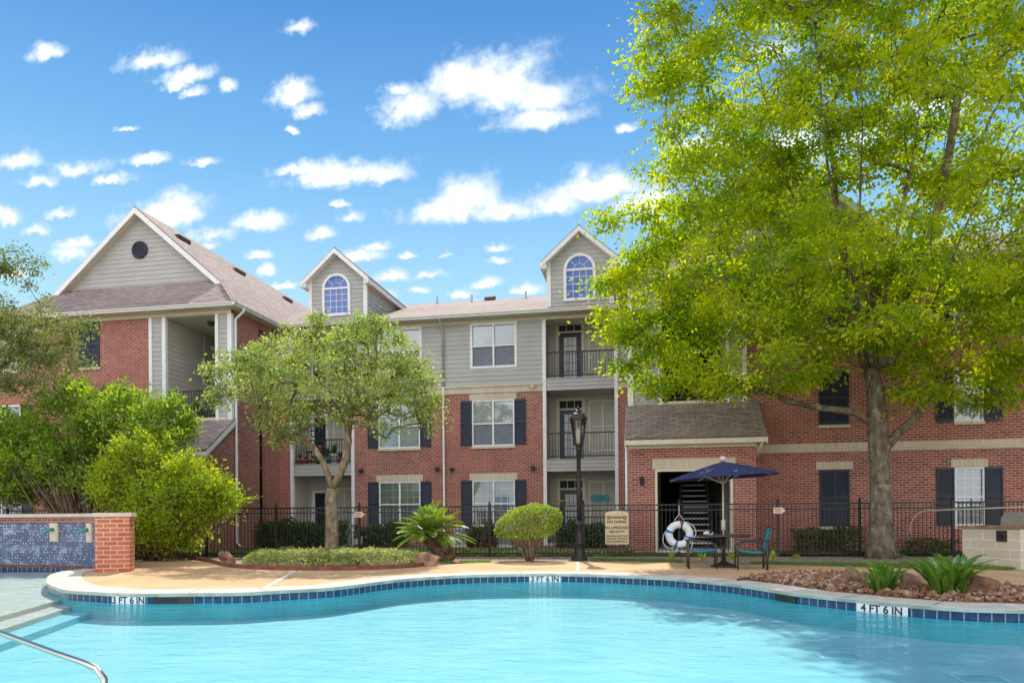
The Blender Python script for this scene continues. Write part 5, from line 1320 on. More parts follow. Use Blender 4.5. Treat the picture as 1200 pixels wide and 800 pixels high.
m.torus((0, 0, -0.18), 0.16, 0.014, (1, 0, 0), (0, 1, 0), 14, 5); m.torus((0, 0, 0.05), 0.18, 0.014, (1, 0, 0), (0, 1, 0), 14, 5); build('cage', m, 'black_metal', t)
build('hanger', MB().tube([(0, 0, 0.24), (0, 0, 0.60), (0, 0.3, 0.64)], 0.012, 5), 'black_metal', t)
for k, px in enumerate((696, 703, 710)):
    p = at_y(px, 587, 29.38); t = thing('garden_pinwheel', ('left teal pinwheel before the ground floor patio window', 'middle teal pinwheel before the ground floor patio window', 'right teal pinwheel before the ground floor patio window')[k], 'pinwheel', (p.x, 29.38, BG+0.02), 'teal pinwheels on the patio')
    build('stick', MB().tube([(0, 0, 0), (0, 0, p.z)], 0.012, 6), 'grey_metal', t); m = MB()
    for j in range(6):
        a = j*math.pi/3+k; m.prism([(0, -0.02, p.z), (0.17*math.cos(a), -0.02, p.z+0.17*math.sin(a)), (0.14*math.cos(a+0.6), -0.02, p.z+0.14*math.sin(a+0.6))], (0, -0.015, 0))
    build('vane', m, 'cloth_teal', t)
p = at_y(656.5, 587, 29.40); t = thing('door_garland', 'yellow garland hung across the ground floor patio door', 'garland', (p.x, 29.40, p.z)); m = MB()
for k in range(9): m.prism([(-0.22+k*0.05, 0, 0.05), (-0.17+k*0.05, 0, 0.05), (-0.195+k*0.05, 0, -0.06)], (0, -0.012, 0))
build('pennants', m, 'cloth_yellow', t)
# ------------------------------------------------------------------ plants
def fast_mesh(name, verts, nper, mat, parent=None, faces=None):
    """verts: (n, nper, 3) array, one polygon per row"""
    n = len(verts); me = bpy.data.meshes.new(name); v = np.ascontiguousarray(verts.reshape(-1, 3), dtype=np.float32)
    me.vertices.add(n*nper); me.vertices.foreach_set('co', v.ravel()); me.loops.add(n*nper); me.loops.foreach_set('vertex_index', np.arange(n*nper, dtype=np.int32))
    me.polygons.add(n); me.polygons.foreach_set('loop_start', np.arange(0, n*nper, nper, dtype=np.int32)); me.polygons.foreach_set('loop_total', np.full(n, nper, dtype=np.int32))
    me.update(calc_edges=True); return link(name, me, mat, parent)
def unit(a): return a/np.maximum(np.linalg.norm(a, axis=1, keepdims=True), 1e-6)
def leaves(P, size, rg, up=0.5, aspect=0.42, droop=0.25, out=None):
    n = len(P); nn = unit(rg.normal(size=(n, 3))+np.array((0, 0, up*2.0)))
    a = rg.normal(size=(n, 3)); a = unit(a-nn*(a*nn).sum(1, keepdims=True))
    if out is not None: a = unit(a*0.9+out*0.8)
    a = unit(a+np.array((0, 0, -droop))); b = unit(np.cross(nn, a)); nn = np.cross(a, b)
    s = size*rg.uniform(0.65, 1.3, (n, 1)); w = s*aspect*0.5*rg.uniform(0.8, 1.2, (n, 1))
    k = s*0.10
    # six-sided leaf, gently cupped
    V = np.stack([P, P+a*s*0.30+b*w+nn*k, P+a*s*0.68+b*w*0.8+nn*k*0.8, P+a*s, P+a*s*0.68-b*w*0.8+nn*k*0.8, P+a*s*0.30-b*w+nn*k], 1)
    return V
def skeleton(trunk, tips, rmin, r0, rg, bend=0.25, power=0.5, limbs=()):
    """join every tip to the nearest limb so that the wood fans out like a tree; returns tubes and tip list"""
    nodes = [Vector(p) for p in trunk]; par = [-1]+list(range(len(trunk)-1)); NP = np.array([p[:] for p in nodes])
    lrad = {}
    for st_, pts_, *lr in limbs:
        prev = st_
        for qi, q in enumerate(pts_):
            nodes.append(Vector(q)); par.append(prev); prev = len(nodes)-1
            if lr: lrad[prev] = lr[0]*(1-0.65*qi/len(pts_))
    NP = np.array([p[:] for p in nodes])
    base = np.array(nodes[len(trunk)-1]); order = sorted(range(len(tips)), key=lambda i: np.linalg.norm(tips[i]-base))
    leafnode = []
    for i in order:
        t = tips[i]; d = np.linalg.norm(NP-t, axis=1); dz_ = NP[:, 2]-t[2]
        out = np.linalg.norm(NP-base, axis=1)-np.linalg.norm(t-base)
        cost = d+np.maximum(out, 0)*1.5+np.maximum(dz_, 0)*0.5; cost[:max(0, len(trunk)-4)] += 1.0
        j = int(cost.argmin()); p = NP[j]; L_ = np.linalg.norm(t-p); ns = max(2, int(L_/0.5)); prev = j
        side = rg.normal(size=3)*0.5
        for k in range(1, ns+1):
            f = k/ns; q = p+(t-p)*f+(np.array((0, 0, 1.0))*bend+side*bend)*L_*0.5*math.sin(math.pi*f)*0.6
            nodes.append(Vector(q)); par.append(prev); prev = len(nodes)-1; NP = np.vstack([NP, q])
        leafnode.append(prev)
    cnt = [0]*len(nodes)
    for l in leafnode:
        k = l
        while k >= 0: cnt[k] += 1; k = par[k]
    tot = max(cnt); rad = [max(rmin, r0*(c/tot)**power, lrad.get(i, 0)) for i, c in enumerate(cnt)]
    return nodes, par, rad
def wood(name, trunk, trad, nodes, par, rad, mat, parent, nt, smooth=True):
    m = MB(); m.tube(trunk, trad, 14)
    kids = {}
    for i, p in enumerate(par): kids.setdefault(p, []).append(i)
    done = set(range(nt))
    stack = [i for i in range(len(nodes)) if i >= nt and par[i] < nt]
    while stack:
        i = stack.pop(); chain = [par[i], i]
        while True:
            ks = kids.get(chain[-1], [])
            if not ks: break
            ks = sorted(ks, key=lambda k: -rad[k]); stack += ks[1:]; chain.append(ks[0])
        rr = [min(rad[k], rad[chain[1]]*1.05) if q == 0 else rad[k] for q, k in enumerate(chain)]
        m.tube([nodes[k] for k in chain], rr, 7 if rr[1] > 0.03 else 5)
    return build(name, m, mat, parent, smooth)
def ellipsoid_pts(n, c, r, rg, shell=0.5):
    d = unit(rg.normal(size=(n, 3))); k = rg.uniform(shell**3, 1, (n, 1))**(1/3); return np.array(c)+d*k*np.array(r)
def tree(name, label, cat, base, trunk, trad, blobs, ntips, leaf_mat, bark_mat, lsize, per_tip, cl, seed, rmin=0.012, r0=0.2, up=0.5, group=None, aspect=0.42, keep=None, droop=0.25, flat=0.65, bend=0.25, shell=0.45, limbs=()):
    rg = np.random.default_rng(seed); t = thing(name, label, cat, base, group, world=True)
    vol = np.array([r[0]*r[1]*r[2] for _, r in blobs]); vol = vol**0.75/np.sum(vol**0.75)
    tips = np.vstack([ellipsoid_pts(max(3, int(ntips*v)), c, r, rg, shell) for (c, r), v in zip(blobs, vol)])
    if keep is not None: tips = tips[np.array([keep(p) for p in tips])]
    nodes, par, rad = skeleton(trunk, tips, rmin, r0, rg, bend, 0.5, limbs)
    wood('trunk', trunk, trad, nodes, par, rad, bark_mat, t, len(trunk))
    n = len(tips)
    w = rg.uniform(0.5, 1.5, n); cntr = np.repeat(tips, np.maximum(1, (w*per_tip).astype(int)), axis=0)
    # twigs: leaves scattered along short sprays around every tip
    off = rg.normal(size=(len(cntr), 3))*np.array((cl, cl, cl*flat))*rg.uniform(0.3, 1.15, (len(cntr), 1))
    P = cntr+off; V = leaves(P, lsize, rg, up, aspect, droop, unit(off))
    fast_mesh('crown', V, 6, leaf_mat, t); return t

# the big bright tree at the right
bx, by = 5.98, 21.15
trunk = [(bx, by, -0.05), (bx-0.02, by, 0.5), (bx-0.03, by, 1.5), (bx-0.06, by, 2.7), (bx-0.08, by, 3.5), (bx-0.12, by, 4.2), (bx-0.22, by+0.05, 5.0), (bx-0.25, by, 6.0), (bx-0.1, by-0.1, 7.5), (bx, by, 9.0)]
trad = [0.47, 0.32, 0.265, 0.25, 0.26, 0.235, 0.19, 0.17, 0.13, 0.09]
blobs = [((bx+0.3, by-0.3, 10.2), (6.6, 5.4, 5.6)), ((bx-3.2, by-1.0, 7.0), (3.2, 3.2, 2.6)), ((bx+3.6, by-0.8, 7.2), (4.0, 3.6, 2.8)), ((bx-4.3, by-0.6, 9.6), (2.3, 3.0, 2.4)), ((bx, by-2.8, 6.6), (3.6, 2.0, 1.8)),
         ((bx-3.6, by-1.0, 13.2), (2.6, 3.0, 2.6)), ((bx+4.5, by, 12.5), (4, 4, 4)), ((bx, by-1, 14.5), (5, 4, 3)), ((bx-4.3, by-1.2, 5.6), (1.7, 1.8, 1.3)), ((bx-1.8, by-1.6, 5.3), (1.6, 1.5, 0.8)), ((bx+3.5, by-1.0, 5.0), (3.5, 2.2, 0.9)), ((bx+0.5, by, 17.5), (5.5, 4.5, 3.5)), ((bx-2.8, by-0.5, 17.6), (2.8, 3, 2.8)), ((bx-1, by-0.5, 20), (4.5, 4, 2.5)), ((bx-2.8, by-2.0, 19), (2.8, 2.5, 2.5))]
blobs += [((0.6, by, 17.4), (1.5, 1.8, 1.3)), ((0.3, by-0.4, 18.4), (1.7, 1.6, 1.2)), ((1.0, by, 19.2), (2.2, 2.0, 1.6)), ((1.6, by-0.5, 17.2), (2.0, 2.0, 1.5)), ((3.0, by, 19.4), (2.6, 2.2, 1.6)), ((4.5, by-0.5, 18.4), (2.6, 2.2, 1.6)), ((6.5, by, 20), (2.8, 2.4, 1.6)), ((1.0, by+0.4, 18.2), (1.6, 1.6, 1.2)), ((2.2, by, 18.6), (2.0, 1.8, 1.3)), ((3.8, by+0.4, 18.8), (2.4, 2.0, 1.4)), ((1.4, by, 16.9), (1.4, 1.6, 1.0)), ((5.4, by, 19.2), (2.4, 2.0, 1.4)), ((2.6, by-0.6, 20.2), (2.2, 2.0, 1.2))]  # unseen upper crown, added to deepen the tree's shadow on the pool
def tq_(px, py, Y=20.2): q = at_y(px, py, Y); return (q.x, q.y, q.z)
blobs += [(tq_(x, y), (r, r*0.9, r*k)) for x, y, r, k in ((750, 400, 1.1, 0.9), (722, 372, 0.55, 0.8), (765, 440, 0.9, 0.7), (810, 430, 1.3, 0.6), (730, 262, 0.55, 0.7), (745, 95, 0.75, 0.8), (775, 45, 1.0, 0.9), (785, 180, 1.1, 0.9), (765, 320, 1.1, 0.9), (715, 335, 0.35, 0.6), (735, 380, 0.75, 0.8), (762, 452, 0.55, 0.5), (722, 335, 0.5, 0.7), (748, 350, 0.9, 0.8), (800, 400, 1.1, 0.7), (1000, 185, 1.5, 0.9), (930, 150, 1.4, 0.9), (1085, 195, 1.5, 0.9), (960, 245, 1.4, 0.9), (1050, 115, 1.5, 0.9), (900, 210, 1.2, 0.9), (1160, 210, 1.5, 0.9), (1130, 462, 0.9, 0.45), (1185, 470, 0.8, 0.4), (1085, 455, 0.7, 0.4), (760, 425, 0.8, 0.5), (830, 455, 0.7, 0.35), (735, 300, 0.6, 0.8), (790, 380, 1.2, 0.8), (770, 110, 0.9, 0.9), (860, 440, 1.1, 0.5), (800, 250, 1.2, 0.9), (930, 430, 1.2, 0.5), (1000, 320, 1.6, 0.8), (960, 380, 1.5, 0.7), (1130, 420, 1.6, 0.5), (1180, 330, 1.6, 0.8))]
limbs = [(4, [tq_(1000, 482, 21), tq_(965, 478, 20.9), tq_(925, 470, 20.7), tq_(890, 455, 20.5), tq_(850, 440, 20.3)], 0.10), (3, [tq_(1052, 508, 21.1), tq_(1072, 490, 21), tq_(1090, 465, 20.9), tq_(1110, 440, 20.8)], 0.12), (5, [tq_(1046, 440, 21.3), tq_(1052, 400, 21.4), tq_(1060, 330, 21.5), tq_(1070, 250, 21.6)])]
for k_, (x_, y_, Y_) in enumerate(((880, 60, 19.2), (945, 20, 18.8), (1000, 40, 18.6), (1085, 30, 18.8), (1140, 60, 19.3), (850, 190, 18.9), (1190, 150, 19.0), (905, 250, 18.6), (960, 130, 20.6), (1110, 160, 20.4))):
    a_, b_ = Vector(tq_(1025+(x_-1025)*0.12, 425, 20.9)), Vector(tq_(x_, y_, Y_)); limbs.append((6, [tuple(a_+(b_-a_)*f+Vector((0, 0, -0.35*math.sin(math.pi*f)))*(1 if abs(x_-1025) > 90 else 0)+Vector((0.12*math.sin(7*f+k_), 0, 0))) for f in (0.0, 0.15, 0.3, 0.45, 0.6, 0.75, 0.88, 1.0)]))
tree('shade_tree', 'tall bright yellow green shade tree with a grey trunk at the right', 'tree', (bx, by, 0), trunk, trad, blobs, 1420, 'leaf_bright', 'grey_bark', 0.122, 190, 0.34, 11, rmin=0.012, r0=0.175, aspect=0.5, flat=0.5, bend=0.2, limbs=limbs)
# small tree in the left bed
sx_, sy_ = at_z(389, 655).x, at_z(389, 655).y
def sp(px, py, dy=0.0): q = at_y(px, py, sy_+dy); return (q.x, q.y, q.z)
trunk = [(sx_, sy_, -0.05), (sx_, sy_, 0.25), sp(389, 610), sp(388, 585), sp(389, 572)]
limbs = [(4, [sp(384, 556), sp(378, 540), sp(365, 522), sp(352, 505), sp(345, 485)]), (4, [sp(398, 556), sp(405, 538), sp(408, 515), sp(411, 490), sp(420, 465)])]
blobs = [(sp(375, 440), (2.6, 2.2, 1.35)), (sp(450, 465), (1.5, 1.6, 1.2)), (sp(300, 445), (1.35, 1.5, 1.0)), (sp(330, 490), (1.0, 1.2, 0.8)), (sp(430, 410), (1.4, 1.4, 0.8)), (sp(480, 440), (0.8, 1.0, 0.7)), (sp(265, 435), (0.6, 0.8, 0.35)), (sp(255, 470), (0.5, 0.6, 0.25)), (sp(500, 475), (0.5, 0.8, 0.8)), (sp(440, 380), (0.8, 0.8, 0.25)), (sp(395, 385), (1.2, 1.0, 0.4))]
tree('ornamental_tree', 'small pale olive green tree forking low in the left planting bed', 'tree', (sx_, sy_, 0), trunk, [0.25, 0.20, 0.182, 0.178, 0.165], blobs, 560, 'leaf_olive', 'tan_bark', 0.10, 50, 0.16, 5, rmin=0.008, r0=0.145, aspect=0.45, bend=0.12, limbs=limbs, shell=0.3)
# two limbs of the fork, and the left tree beyond the frame
lx_, ly_ = -15.6, 18.6
def lp_(px, py, Y=18.6): q = at_y(px, py, Y); return (q.x, q.y, q.z)
trunk = [(-21.2, 19.3, -0.05), (-21.2, 19.3, 1.2), (-21.1, 19.2, 2.6), (-20.6, 19.0, 3.6), lp_(-30, 450)]
blobs = [(lp_(20, 350), (0.75, 1.2, 1.0)), (lp_(40, 390), (1.4, 1.3, 0.8)), (lp_(15, 425), (1.3, 1.3, 0.9)), (lp_(85, 385), (0.55, 0.8, 0.4)), (lp_(-60, 400), (2.2, 2.0, 1.8)), (lp_(25, 310), (0.5, 0.7, 0.5)), (lp_(50, 450), (1.0, 1.0, 0.4)), (lp_(95, 430), (0.4, 0.5, 0.3))]
tree('oak_tree', 'dark olive oak like tree with loose twigs at the left edge', 'tree', (-21.2, 19.3, 0), trunk, [0.26, 0.2, 0.17, 0.15, 0.12], blobs, 250, 'leaf_oak', 'grey_bark', 0.095, 95, 0.20, 9, rmin=0.008, r0=0.11, bend=0.1)
# crape myrtle and the lime shrub at the left
def mid_root(roots, p):
    r_ = roots[np.linalg.norm(roots-p, axis=1).argmin()]; return r_+(p-r_)*0.45
def shrub(name, label, base, stems, blobs, ntips, leaf_mat, bark_mat, lsize, per, cl, seed, up=0.5, group=None, droop=0.1, aspect=0.42, bend=0.1, shell=0.45, flat=0.8, shoots=0, slen=0.5):
    rg = np.random.default_rng(seed); t = thing(name, label, 'shrub', base, group, world=True)
    vol = np.array([r[0]*r[1]*r[2] for _, r in blobs]); vol = vol**0.75/np.sum(vol**0.75)
    tips = np.vstack([ellipsoid_pts(max(3, int(ntips*v)), c, r, rg, shell) for (c, r), v in zip(blobs, vol)]); tips = tips[tips[:, 2] > 0.12]
    m = MB()
    B = np.array(base)
    roots = B+np.column_stack([rg.uniform(-0.35, 0.35, stems), rg.uniform(-0.25, 0.25, stems), np.full(stems, -0.03)])
    for i, tp_ in enumerate(tips):
        r_ = roots[i % stems]; mid = r_+(tp_-r_)*0.5+rg.normal(size=3)*0.12; mid[2] = max(0.1, mid[2])
        if i < stems*7: m.tube([r_, mid, tp_], [0.035, 0.022, 0.008], 6)
        else: q = tips[int(rg.integers(0, stems*7)) % len(tips)]; 
    w = rg.uniform(0.5, 1.5, len(tips)); cn = np.repeat(tips, np.maximum(1, (w*per).astype(int)), axis=0)
    off = rg.normal(size=(len(cn), 3))*np.array((cl, cl, cl*flat))*rg.uniform(0.3, 1.15, (len(cn), 1)); P = cn+off; ok = P[:, 2] > 0.03
    V_ = [leaves(P[ok], lsize, rg, up, aspect, droop, unit(off[ok]+np.array((0, 0, 0.08))))]
    if shoots:                                                        # stray shoots that stand out of the mass
        c_ = tips.mean(0); o_ = unit(tips-c_); pr = np.clip(o_[:, 2]+0.35, 0.02, 2)*np.linalg.norm(tips-c_, axis=1)**2; pick = rg.choice(len(tips), shoots, p=pr/pr.sum())
        sm = m
        for i in pick:
            d_ = o_[i]*0.55+np.array((0, 0, 0.75))+rg.normal(size=3)*0.28; d_ /= np.linalg.norm(d_); l_ = slen*rg.uniform(0.6, 1.3); n_ = int(l_/0.026); f_ = np.linspace(0, 1, n_)[:, None]
            q_ = tips[i]+d_*l_*f_+np.array((o_[i][0], o_[i][1], -0.4))*l_*0.25*f_**2
            sm.tube([tuple(mid_root(roots, q_[0])), tuple(q_[0]), tuple(q_[n_//2]), tuple(q_[-1])], [0.010, 0.008, 0.006, 0.003], 4)
            sd_ = unit(rg.normal(size=(n_, 3))+d_*0.9); V_.append(leaves(q_, lsize*0.95, rg, up, aspect, droop, sd_*1.6))
    build('stems', m, bark_mat, t, True)
    fast_mesh('foliage', np.concatenate(V_), 6, leaf_mat, t); return t
def bp(px, py, Y): q = at_y(px, py, Y); return (q.x, q.y, q.z)
Y1 = 20.0
shrub('crape_myrtle', 'wide mid green shrub with pale stems behind the fountain wall', (at_y(100, 600, Y1).x, Y1, 0), 9,
      [(bp(60, 520, Y1), (2.0, 1.3, 0.95)), (bp(140, 500, Y1), (1.5, 1.2, 0.9)), (bp(190, 495, Y1), (0.75, 0.9, 0.6)), (bp(-20, 520, Y1), (2.0, 1.4, 1.2)), (bp(100, 470, Y1), (1.9, 1.0, 0.45)), (bp(20, 565, Y1), (1.3, 1.0, 0.6)), (bp(120, 560, Y1), (1.3, 1.0, 0.45)), (bp(205, 510, Y1), (0.5, 0.7, 0.5)), (bp(30, 540, Y1), (1.6, 1.1, 0.7)), (bp(85, 550, Y1), (1.2, 1.1, 0.6)), (bp(-10, 575, Y1), (1.2, 1.0, 0.5)), (bp(150, 580, Y1), (0.9, 0.9, 0.5))],
      600, 'leaf_myrtle', 'tan_bark', 0.125, 75, 0.21, 31, up=0.4, droop=-0.15, shell=0.5, shoots=260, slen=0.5)
Y2 = at_z(195, 657).y+0.1
shrub('lime_shrub', 'rounded bright lime green shrub right of the fountain wall', (at_y(185, 650, Y2).x, Y2, 0), 8,
      [(bp(195, 590, Y2), (1.65, 1.1, 1.15)), (bp(150, 565, Y2), (1.0, 0.9, 0.9)), (bp(225, 570, Y2), (1.0, 0.9, 0.8)), (bp(170, 530, Y2), (0.9, 0.8, 0.45)), (bp(255, 585, Y2), (0.65, 0.7, 0.5)), (bp(195, 625, Y2), (1.3, 0.9, 0.55))],
      360, 'leaf_lime', 'tan_bark', 0.105, 85, 0.18, 33, up=0.5, droop=0.0, shoots=170, slen=0.34)
# hedges along the wall
def hedge(label, px0, px1, Y, h, seed, mat='leaf_hedge', dpt=0.45, dens=2600):
    a, b = at_y(px0, 620, Y).x, at_y(px1, 620, Y).x; rg = np.random.default_rng(seed); t = thing('hedge', label, 'hedge', ((a+b)/2, Y, 0), 'hedges along the building', world=True)
    n = int(dens*(b-a)*h)
    u = rg.uniform(0, 1, (n, 3)); P = np.column_stack([a+(b-a)*u[:, 0], Y+dpt*(u[:, 1]*2-1), h*u[:, 2]**0.8])
    bulge = 0.86+0.14*np.sin(P[:, 0]*5+seed)*np.cos(P[:, 0]*2.3); P[:, 2] *= bulge
    P[:, 1] += rg.normal(size=n)*0.04; P[:, 2] += 0.04
    fast_mesh('foliage', leaves(P, 0.085, rg, 0.5, 0.55, 0.0), 6, mat, t)
    m = MB()
    for k in range(max(3, int((b-a)*3))): x = a+(b-a)*rg.uniform(0.05, 0.95); m.tube([(x, Y, 0), (x+rg.uniform(-0.15, 0.15), Y+rg.uniform(-0.2, 0.2), h*0.6)], 0.015, 5)
    build('stems', m, 'brown_bark', t)
hedge('long clipped hedge below the left balcony', 307, 405, 26.2, 1.12, 1); hedge('short hedge under the left ground floor window', 418, 476, 26.6, 0.98, 2); hedge('dark hedge under the right balcony behind the lamp post', 652, 712, 26.4, 0.98, 3)
hedge('thin hedge below the shuttered window right of the porch', 930, 1010, 24.0, 0.85, 4, dens=900); hedge('sparse hedge under the window by the stone counter', 1060, 1120, 23.9, 0.45, 6, dens=900)
for px, py, h, lab, sd in ((556, 632, 0.75, 'small leggy bush at the left of the air conditioners', 41), (572, 632, 0.85, 'small leggy bush at the right of the air conditioners', 42)):
    q = at_y(px, py, 26.5); shrub('small_bush', lab, (q.x, 26.5, 0.02), 4, [((q.x, 26.5, h*0.75), (0.28, 0.25, 0.3))], 26, 'leaf_hedge', 'brown_bark', 0.08, 30, 0.1, sd, group='small bushes by the air conditioners')
# ground cover
def cover(name, poly, h, n, seed, mat, label, size=0.075):
    rg = np.random.default_rng(seed); xs = [p[0] for p in poly]; ys = [p[1] for p in poly]; V2 = [Vector((p[0], p[1], 0)) for p in poly]; out = []
    E_ = [(V2[i], V2[(i+1) % len(V2)]) for i in range(len(V2))]
    while len(out) < n:
        x, y = rg.uniform(min(xs), max(xs)), rg.uniform(min(ys), max(ys))
        if not inside((x, y), V2): continue
        d = 9
        for a, b in E_:
            ab = b-a; tt = max(0, min(1, (Vector((x, y, 0))-a).dot(ab)/ab.length_squared)); d = min(d, (a+ab*tt-Vector((x, y, 0))).length)
        top = h*min(1, (d/0.35)**0.5)*(0.85+0.15*math.sin(x*7)*math.cos(y*6)); out.append((x, y, top*rg.uniform(0.55, 1.0)+0.01))
    o = fast_mesh(name, leaves(np.array(out), size, rg, 0.9, 0.5, 0.0), 6, mat); tag(o, label, None, None, 'stuff')
gp_ = [at_z(x, y) for x, y in ((283, 661), (330, 664), (400, 665), (470, 664), (505, 661.5), (508, 658), (470, 654), (400, 653), (330, 653), (290, 656))]
cover('ground_cover', [(p.x, p.y) for p in gp_], 0.34, 16000, 51, 'leaf_cover', 'pale variegated ground cover mounded in the left planting bed')
cover('ground_cover', [(-16.5, FY(-16.5)+0.12), (-0.4, FY(-0.4)+0.12), (-0.4, FY(-0.4)+0.85), (-16.5, FY(-16.5)+0.9)], 0.16, 15000, 52, 'leaf_cover', 'strip of pale ground cover running along behind the fence')
cover('ground_cover', [(3.2, FY(3.2)+0.12), (15, FY(15)+0.12), (15, FY(15)+0.9), (3.2, FY(3.2)+0.8)], 0.13, 8000, 53, 'leaf_hedge', 'dark low ground cover behind the right part of the fence')
# grass
def grass(poly, n, h, seed, label):
    rg = np.random.default_rng(seed); V2 = [Vector((p[0], p[1], 0)) for p in poly]; xs = [p[0] for p in poly]; ys = [p[1] for p in poly]; out = []
    while len(out) < n:
        x, y = rg.uniform(min(xs), max(xs)), rg.uniform(min(ys), max(ys))
        if inside((x, y), V2): out.append((x, y, 0.015))
    P = np.array(out); a = rg.uniform(0, 6.28, n); w = 0.007; hh = h*rg.uniform(0.5, 1.2, n); ln_ = rg.normal(size=(n, 2))*0.45
    dx, dy = np.cos(a)*w, np.sin(a)*w; tipv = np.column_stack([P[:, 0]+ln_[:, 0]*hh, P[:, 1]+ln_[:, 1]*hh, hh])
    V = np.stack([P+np.column_stack([dx, dy, 0*dx]), tipv, P-np.column_stack([dx, dy, 0*dx])], 1); o = fast_mesh('grass', V, 3, 'grass_blade'); tag(o, label, None, None, 'stuff')
def ptsz(l): return [(at_z(x, y).x, at_z(x, y).y) for x, y in l]
grass([(-14.8, FY(-14.8)+0.8), (-0.9, FY(-0.9)+0.8), (-0.9, 24), (-4.8, 25.4), (-8, 25.6), (-14.8, 25.7)], 26000, 0.06, 61, 'mown lawn between the fence and the building')
grass(ptsz([(692, 657.6), (800, 659.2), (800, 657), (692, 655)]), 3500, 0.07, 62, 'thin grass strip along the deck right of the lamp post')
grass(ptsz([(518, 661), (575, 659), (575, 657.3), (518, 658.6)]), 2200, 0.06, 63, 'short grass strip along the deck right of the palm')
grass(ptsz([(880, 661), (950, 662.5), (1020, 664.6), (1100, 666.6), (1190, 668), (1190, 665), (1100, 662.5), (1020, 661), (950, 660), (880, 659.2)]), 9000, 0.07, 64, 'grass strip along the deck before the large tree')

# sago palm
sg = at_z(522, 657); top = at_y(505, 629, sg.y)
palm = thing('sago_palm', 'sago palm with a leaning brown trunk and arching green fronds', 'palm', (sg.x, sg.y, 0), world=True)
m = MB(); tb = Vector((sg.x+0.12, sg.y, -0.03)); tt_ = Vector((top.x, sg.y, top.z)); pts = [tb, tb+(tt_-tb)*0.35+Vector((-0.02, 0, -0.04)), tb+(tt_-tb)*0.7, tt_]
m.tube(pts, [0.26, 0.21, 0.22, 0.20], 14)
rgp = random.Random(4); nrmz = (tt_-tb).normalized()
for k in range(170):                                                # old leaf bases make the trunk scaly
    f = rgp.uniform(0.05, 1.0); a = rgp.uniform(0, 6.28); c = tb+(tt_-tb)*f; sd = nrmz.cross(Vector((0, 1, 0))).normalized(); s2 = nrmz.cross(sd)
    d = sd*math.cos(a)+s2*math.sin(a); q = c+d*0.19; m.bar(q, q+d*0.07+nrmz*0.06, 0.045, 0.03)
build('trunk', m, 'brown_bark', palm)
fr_ = MB(); rac = MB()
for k in range(54):
    a = k*2.39996; lev = k/54; el = R(84-74*lev**0.9+rgp.uniform(-8, 8)); Lf = rgp.uniform(1.0, 1.3); dr = rgp.uniform(0.45, 0.85)*(0.5+0.5*lev)
    h_ = Vector((math.cos(a), math.sin(a), 0)); side = Vector((-h_.y, h_.x, 0)); P = []
    for j in range(13):
        t = j/12; P.append(tt_+h_*(Lf*t*math.cos(el)+0.10*t*t*math.sin(el))+Vector((0, 0, Lf*t*math.sin(el)-dr*Lf*t*t*0.75)))
    rac.tube(P[::3], [0.014, 0.011, 0.008, 0.006, 0.004], 5)
    for j in range(44):
        t = 0.08+0.92*j/43; f = t*12; i = min(11, int(f)); c = P[i]+(P[i+1]-P[i])*(f-i); tg = (P[i+1]-P[i]).normalized(); upv = side.cross(tg)*-1
        ll = 0.20*math.sin(math.pi*min(1, 0.12+t*0.86))**0.6+0.03
        for sgn in (-1, 1):
            d = (side*sgn*0.85+tg*0.55+upv*0.30).normalized(); w = tg*0.0085
            fr_.quad(c-w, c+w, c+d*ll*0.6+w*0.8, c+d*ll-Vector((0, 0, 0.02)), c+d*ll*0.6-w*0.8)
build('fronds', fr_, 'leaf_palm', palm); build('rachis', rac, 'leaf_palm', palm)

# clipped round bush
tq = at_z(621, 657); tc_ = at_y(619, 614, tq.y)
top_ = thing('topiary_bush', 'clipped rounded pale green bush on bare forked stems before the fence', 'bush', (tq.x, tq.y, 0), world=True)
rg = np.random.default_rng(77); n = 9000; d = unit(rg.normal(size=(n, 3))); k = rg.uniform(0.72, 1.0, (n, 1))**0.5; a_ = 0.16
P = d*k*np.array((0.88, 0.75, 0.50)); P[:, 2] += P[:, 0]*a_; P[:, 2] = np.where(P[:, 2] < -0.30, -0.30+(P[:, 2]+0.30)*0.4, P[:, 2]); P *= 1+0.05*np.sin(d[:, :1]*9)*np.cos(d[:, 1:2]*7)
P += np.array((tc_.x, tq.y, tc_.z)); fast_mesh('foliage', leaves(P, 0.06, rg, 0.6, 0.55, 0.0, d), 6, 'leaf_topiary', top_)
m = MB()
for k in range(9):
    a = k*0.7; e = Vector((tc_.x+0.55*math.cos(a)*(0.5+0.5*(k % 2)), tq.y+0.4*math.sin(a), tc_.z-0.15)); b0 = Vector((tq.x+0.05*math.cos(a), tq.y, -0.03)); m.tube([b0, b0+(e-b0)*0.45+Vector((0, 0, 0.03)), e], [0.045, 0.032, 0.018], 7)
build('stems', m, 'tan_bark', top_, True)

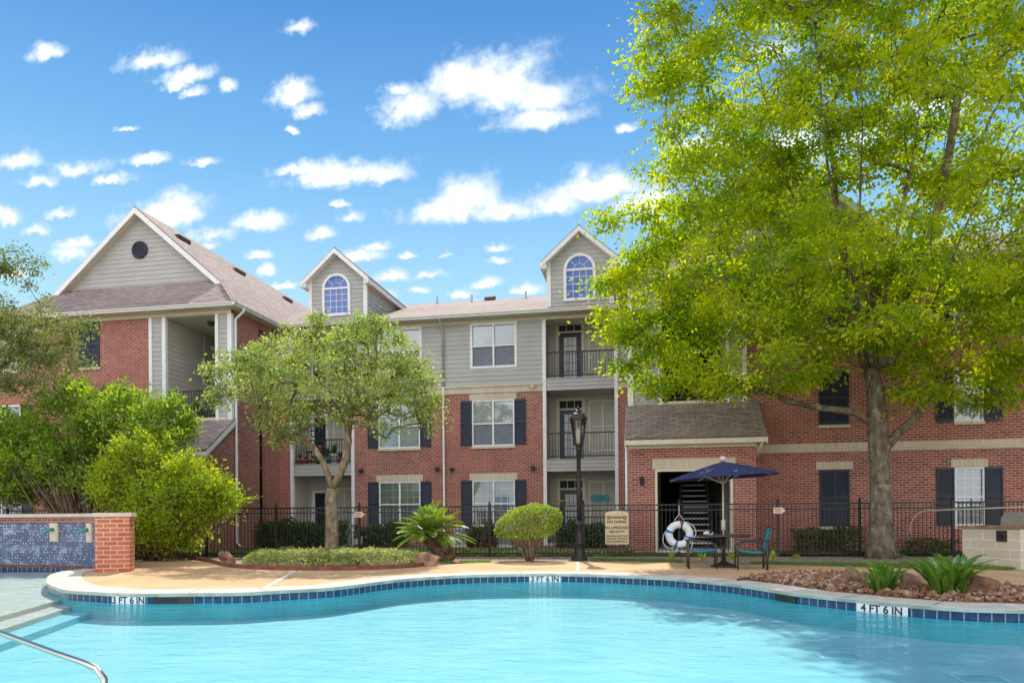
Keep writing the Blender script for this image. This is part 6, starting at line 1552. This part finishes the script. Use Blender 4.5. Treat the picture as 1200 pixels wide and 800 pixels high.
# strap leaf plants in the rock bed, small yellow plants by the fence
def strap(name, label, px, py, nb, hh, spread, seed, mat='leaf_strap', wd=0.035, group=None, bases=None, loc=None):
    q = at_z(px, py); t = thing(name, label, 'plant', (q.x, q.y, 0.01), group); m = MB(); rg = random.Random(seed)
    bases = bases or [(0, 0)]
    for k in range(nb):
        bx_, by_ = bases[k % len(bases)]; a = rg.uniform(0, 6.28); l = hh*rg.uniform(0.55, 1.1); o = l*rg.uniform(0.25, 1.0)*spread
        h_ = Vector((math.cos(a), math.sin(a), 0)); s_ = Vector((-h_.y, h_.x, 0)); b0 = Vector((bx_+rg.uniform(-0.06, 0.06), by_+rg.uniform(-0.06, 0.06), 0)); prev = None; NS_ = 7
        tw = rg.uniform(-0.5, 0.5)
        for j in range(NS_+1):
            f = j/NS_; c = b0+h_*o*(f**1.5)+Vector((0, 0, l*(f*1.15-0.42*spread*f**2.6))); w = wd*(0.18+0.82*math.sin(math.pi*min(1, f**0.8*0.98)))*(1 if j < NS_ else 0.05)
            sd = (s_+Vector((0, 0, tw*f))).normalized(); cur = (c-sd*w, c+Vector((0, 0, -w*0.35)), c+sd*w)
            if prev: m.quad(prev[0], prev[1], cur[1], cur[0]); m.quad(prev[1], prev[2], cur[2], cur[1])
            prev = cur
    # blades are separate strips, so each takes its own tint
    build('blades', m, mat, t); return t
strap('strap_leaf_plant', 'smaller clump of green strap leaves in the river rock bed', 1035, 696, 60, 0.64, 1.0, 71, group='strap leaf plants', bases=[(-0.05, -0.1), (0.10, 0.22), (0.22, 0.35), (-0.15, 0.0)])
strap('strap_leaf_plant', 'larger clump of green strap leaves nearer the stone counter', 1112, 701, 80, 0.80, 1.05, 72, group='strap leaf plants', bases=[(0, 0), (0.18, 0.10), (-0.12, 0.05), (0.08, 0.25)], wd=0.040)
for px, py, sd, sc, lab in ((788, 656, 81, 0.22, 'small yellow plant below the life ring'), (822, 657.5, 82, 0.26, 'yellow plant behind the left patio seat'), (905, 656, 83, 0.24, 'yellow plant right of the teal chair by the fence'), (858, 655, 84, 0.16, 'tiny green plant behind the table column'), (933, 655, 85, 0.13, 'tiny yellow plant below the right arrow sign')):
    strap('young_plant', lab, px, py, 11, sc*1.2, 0.75, sd, 'leaf_yellow', 0.030, 'young plants along the fence')
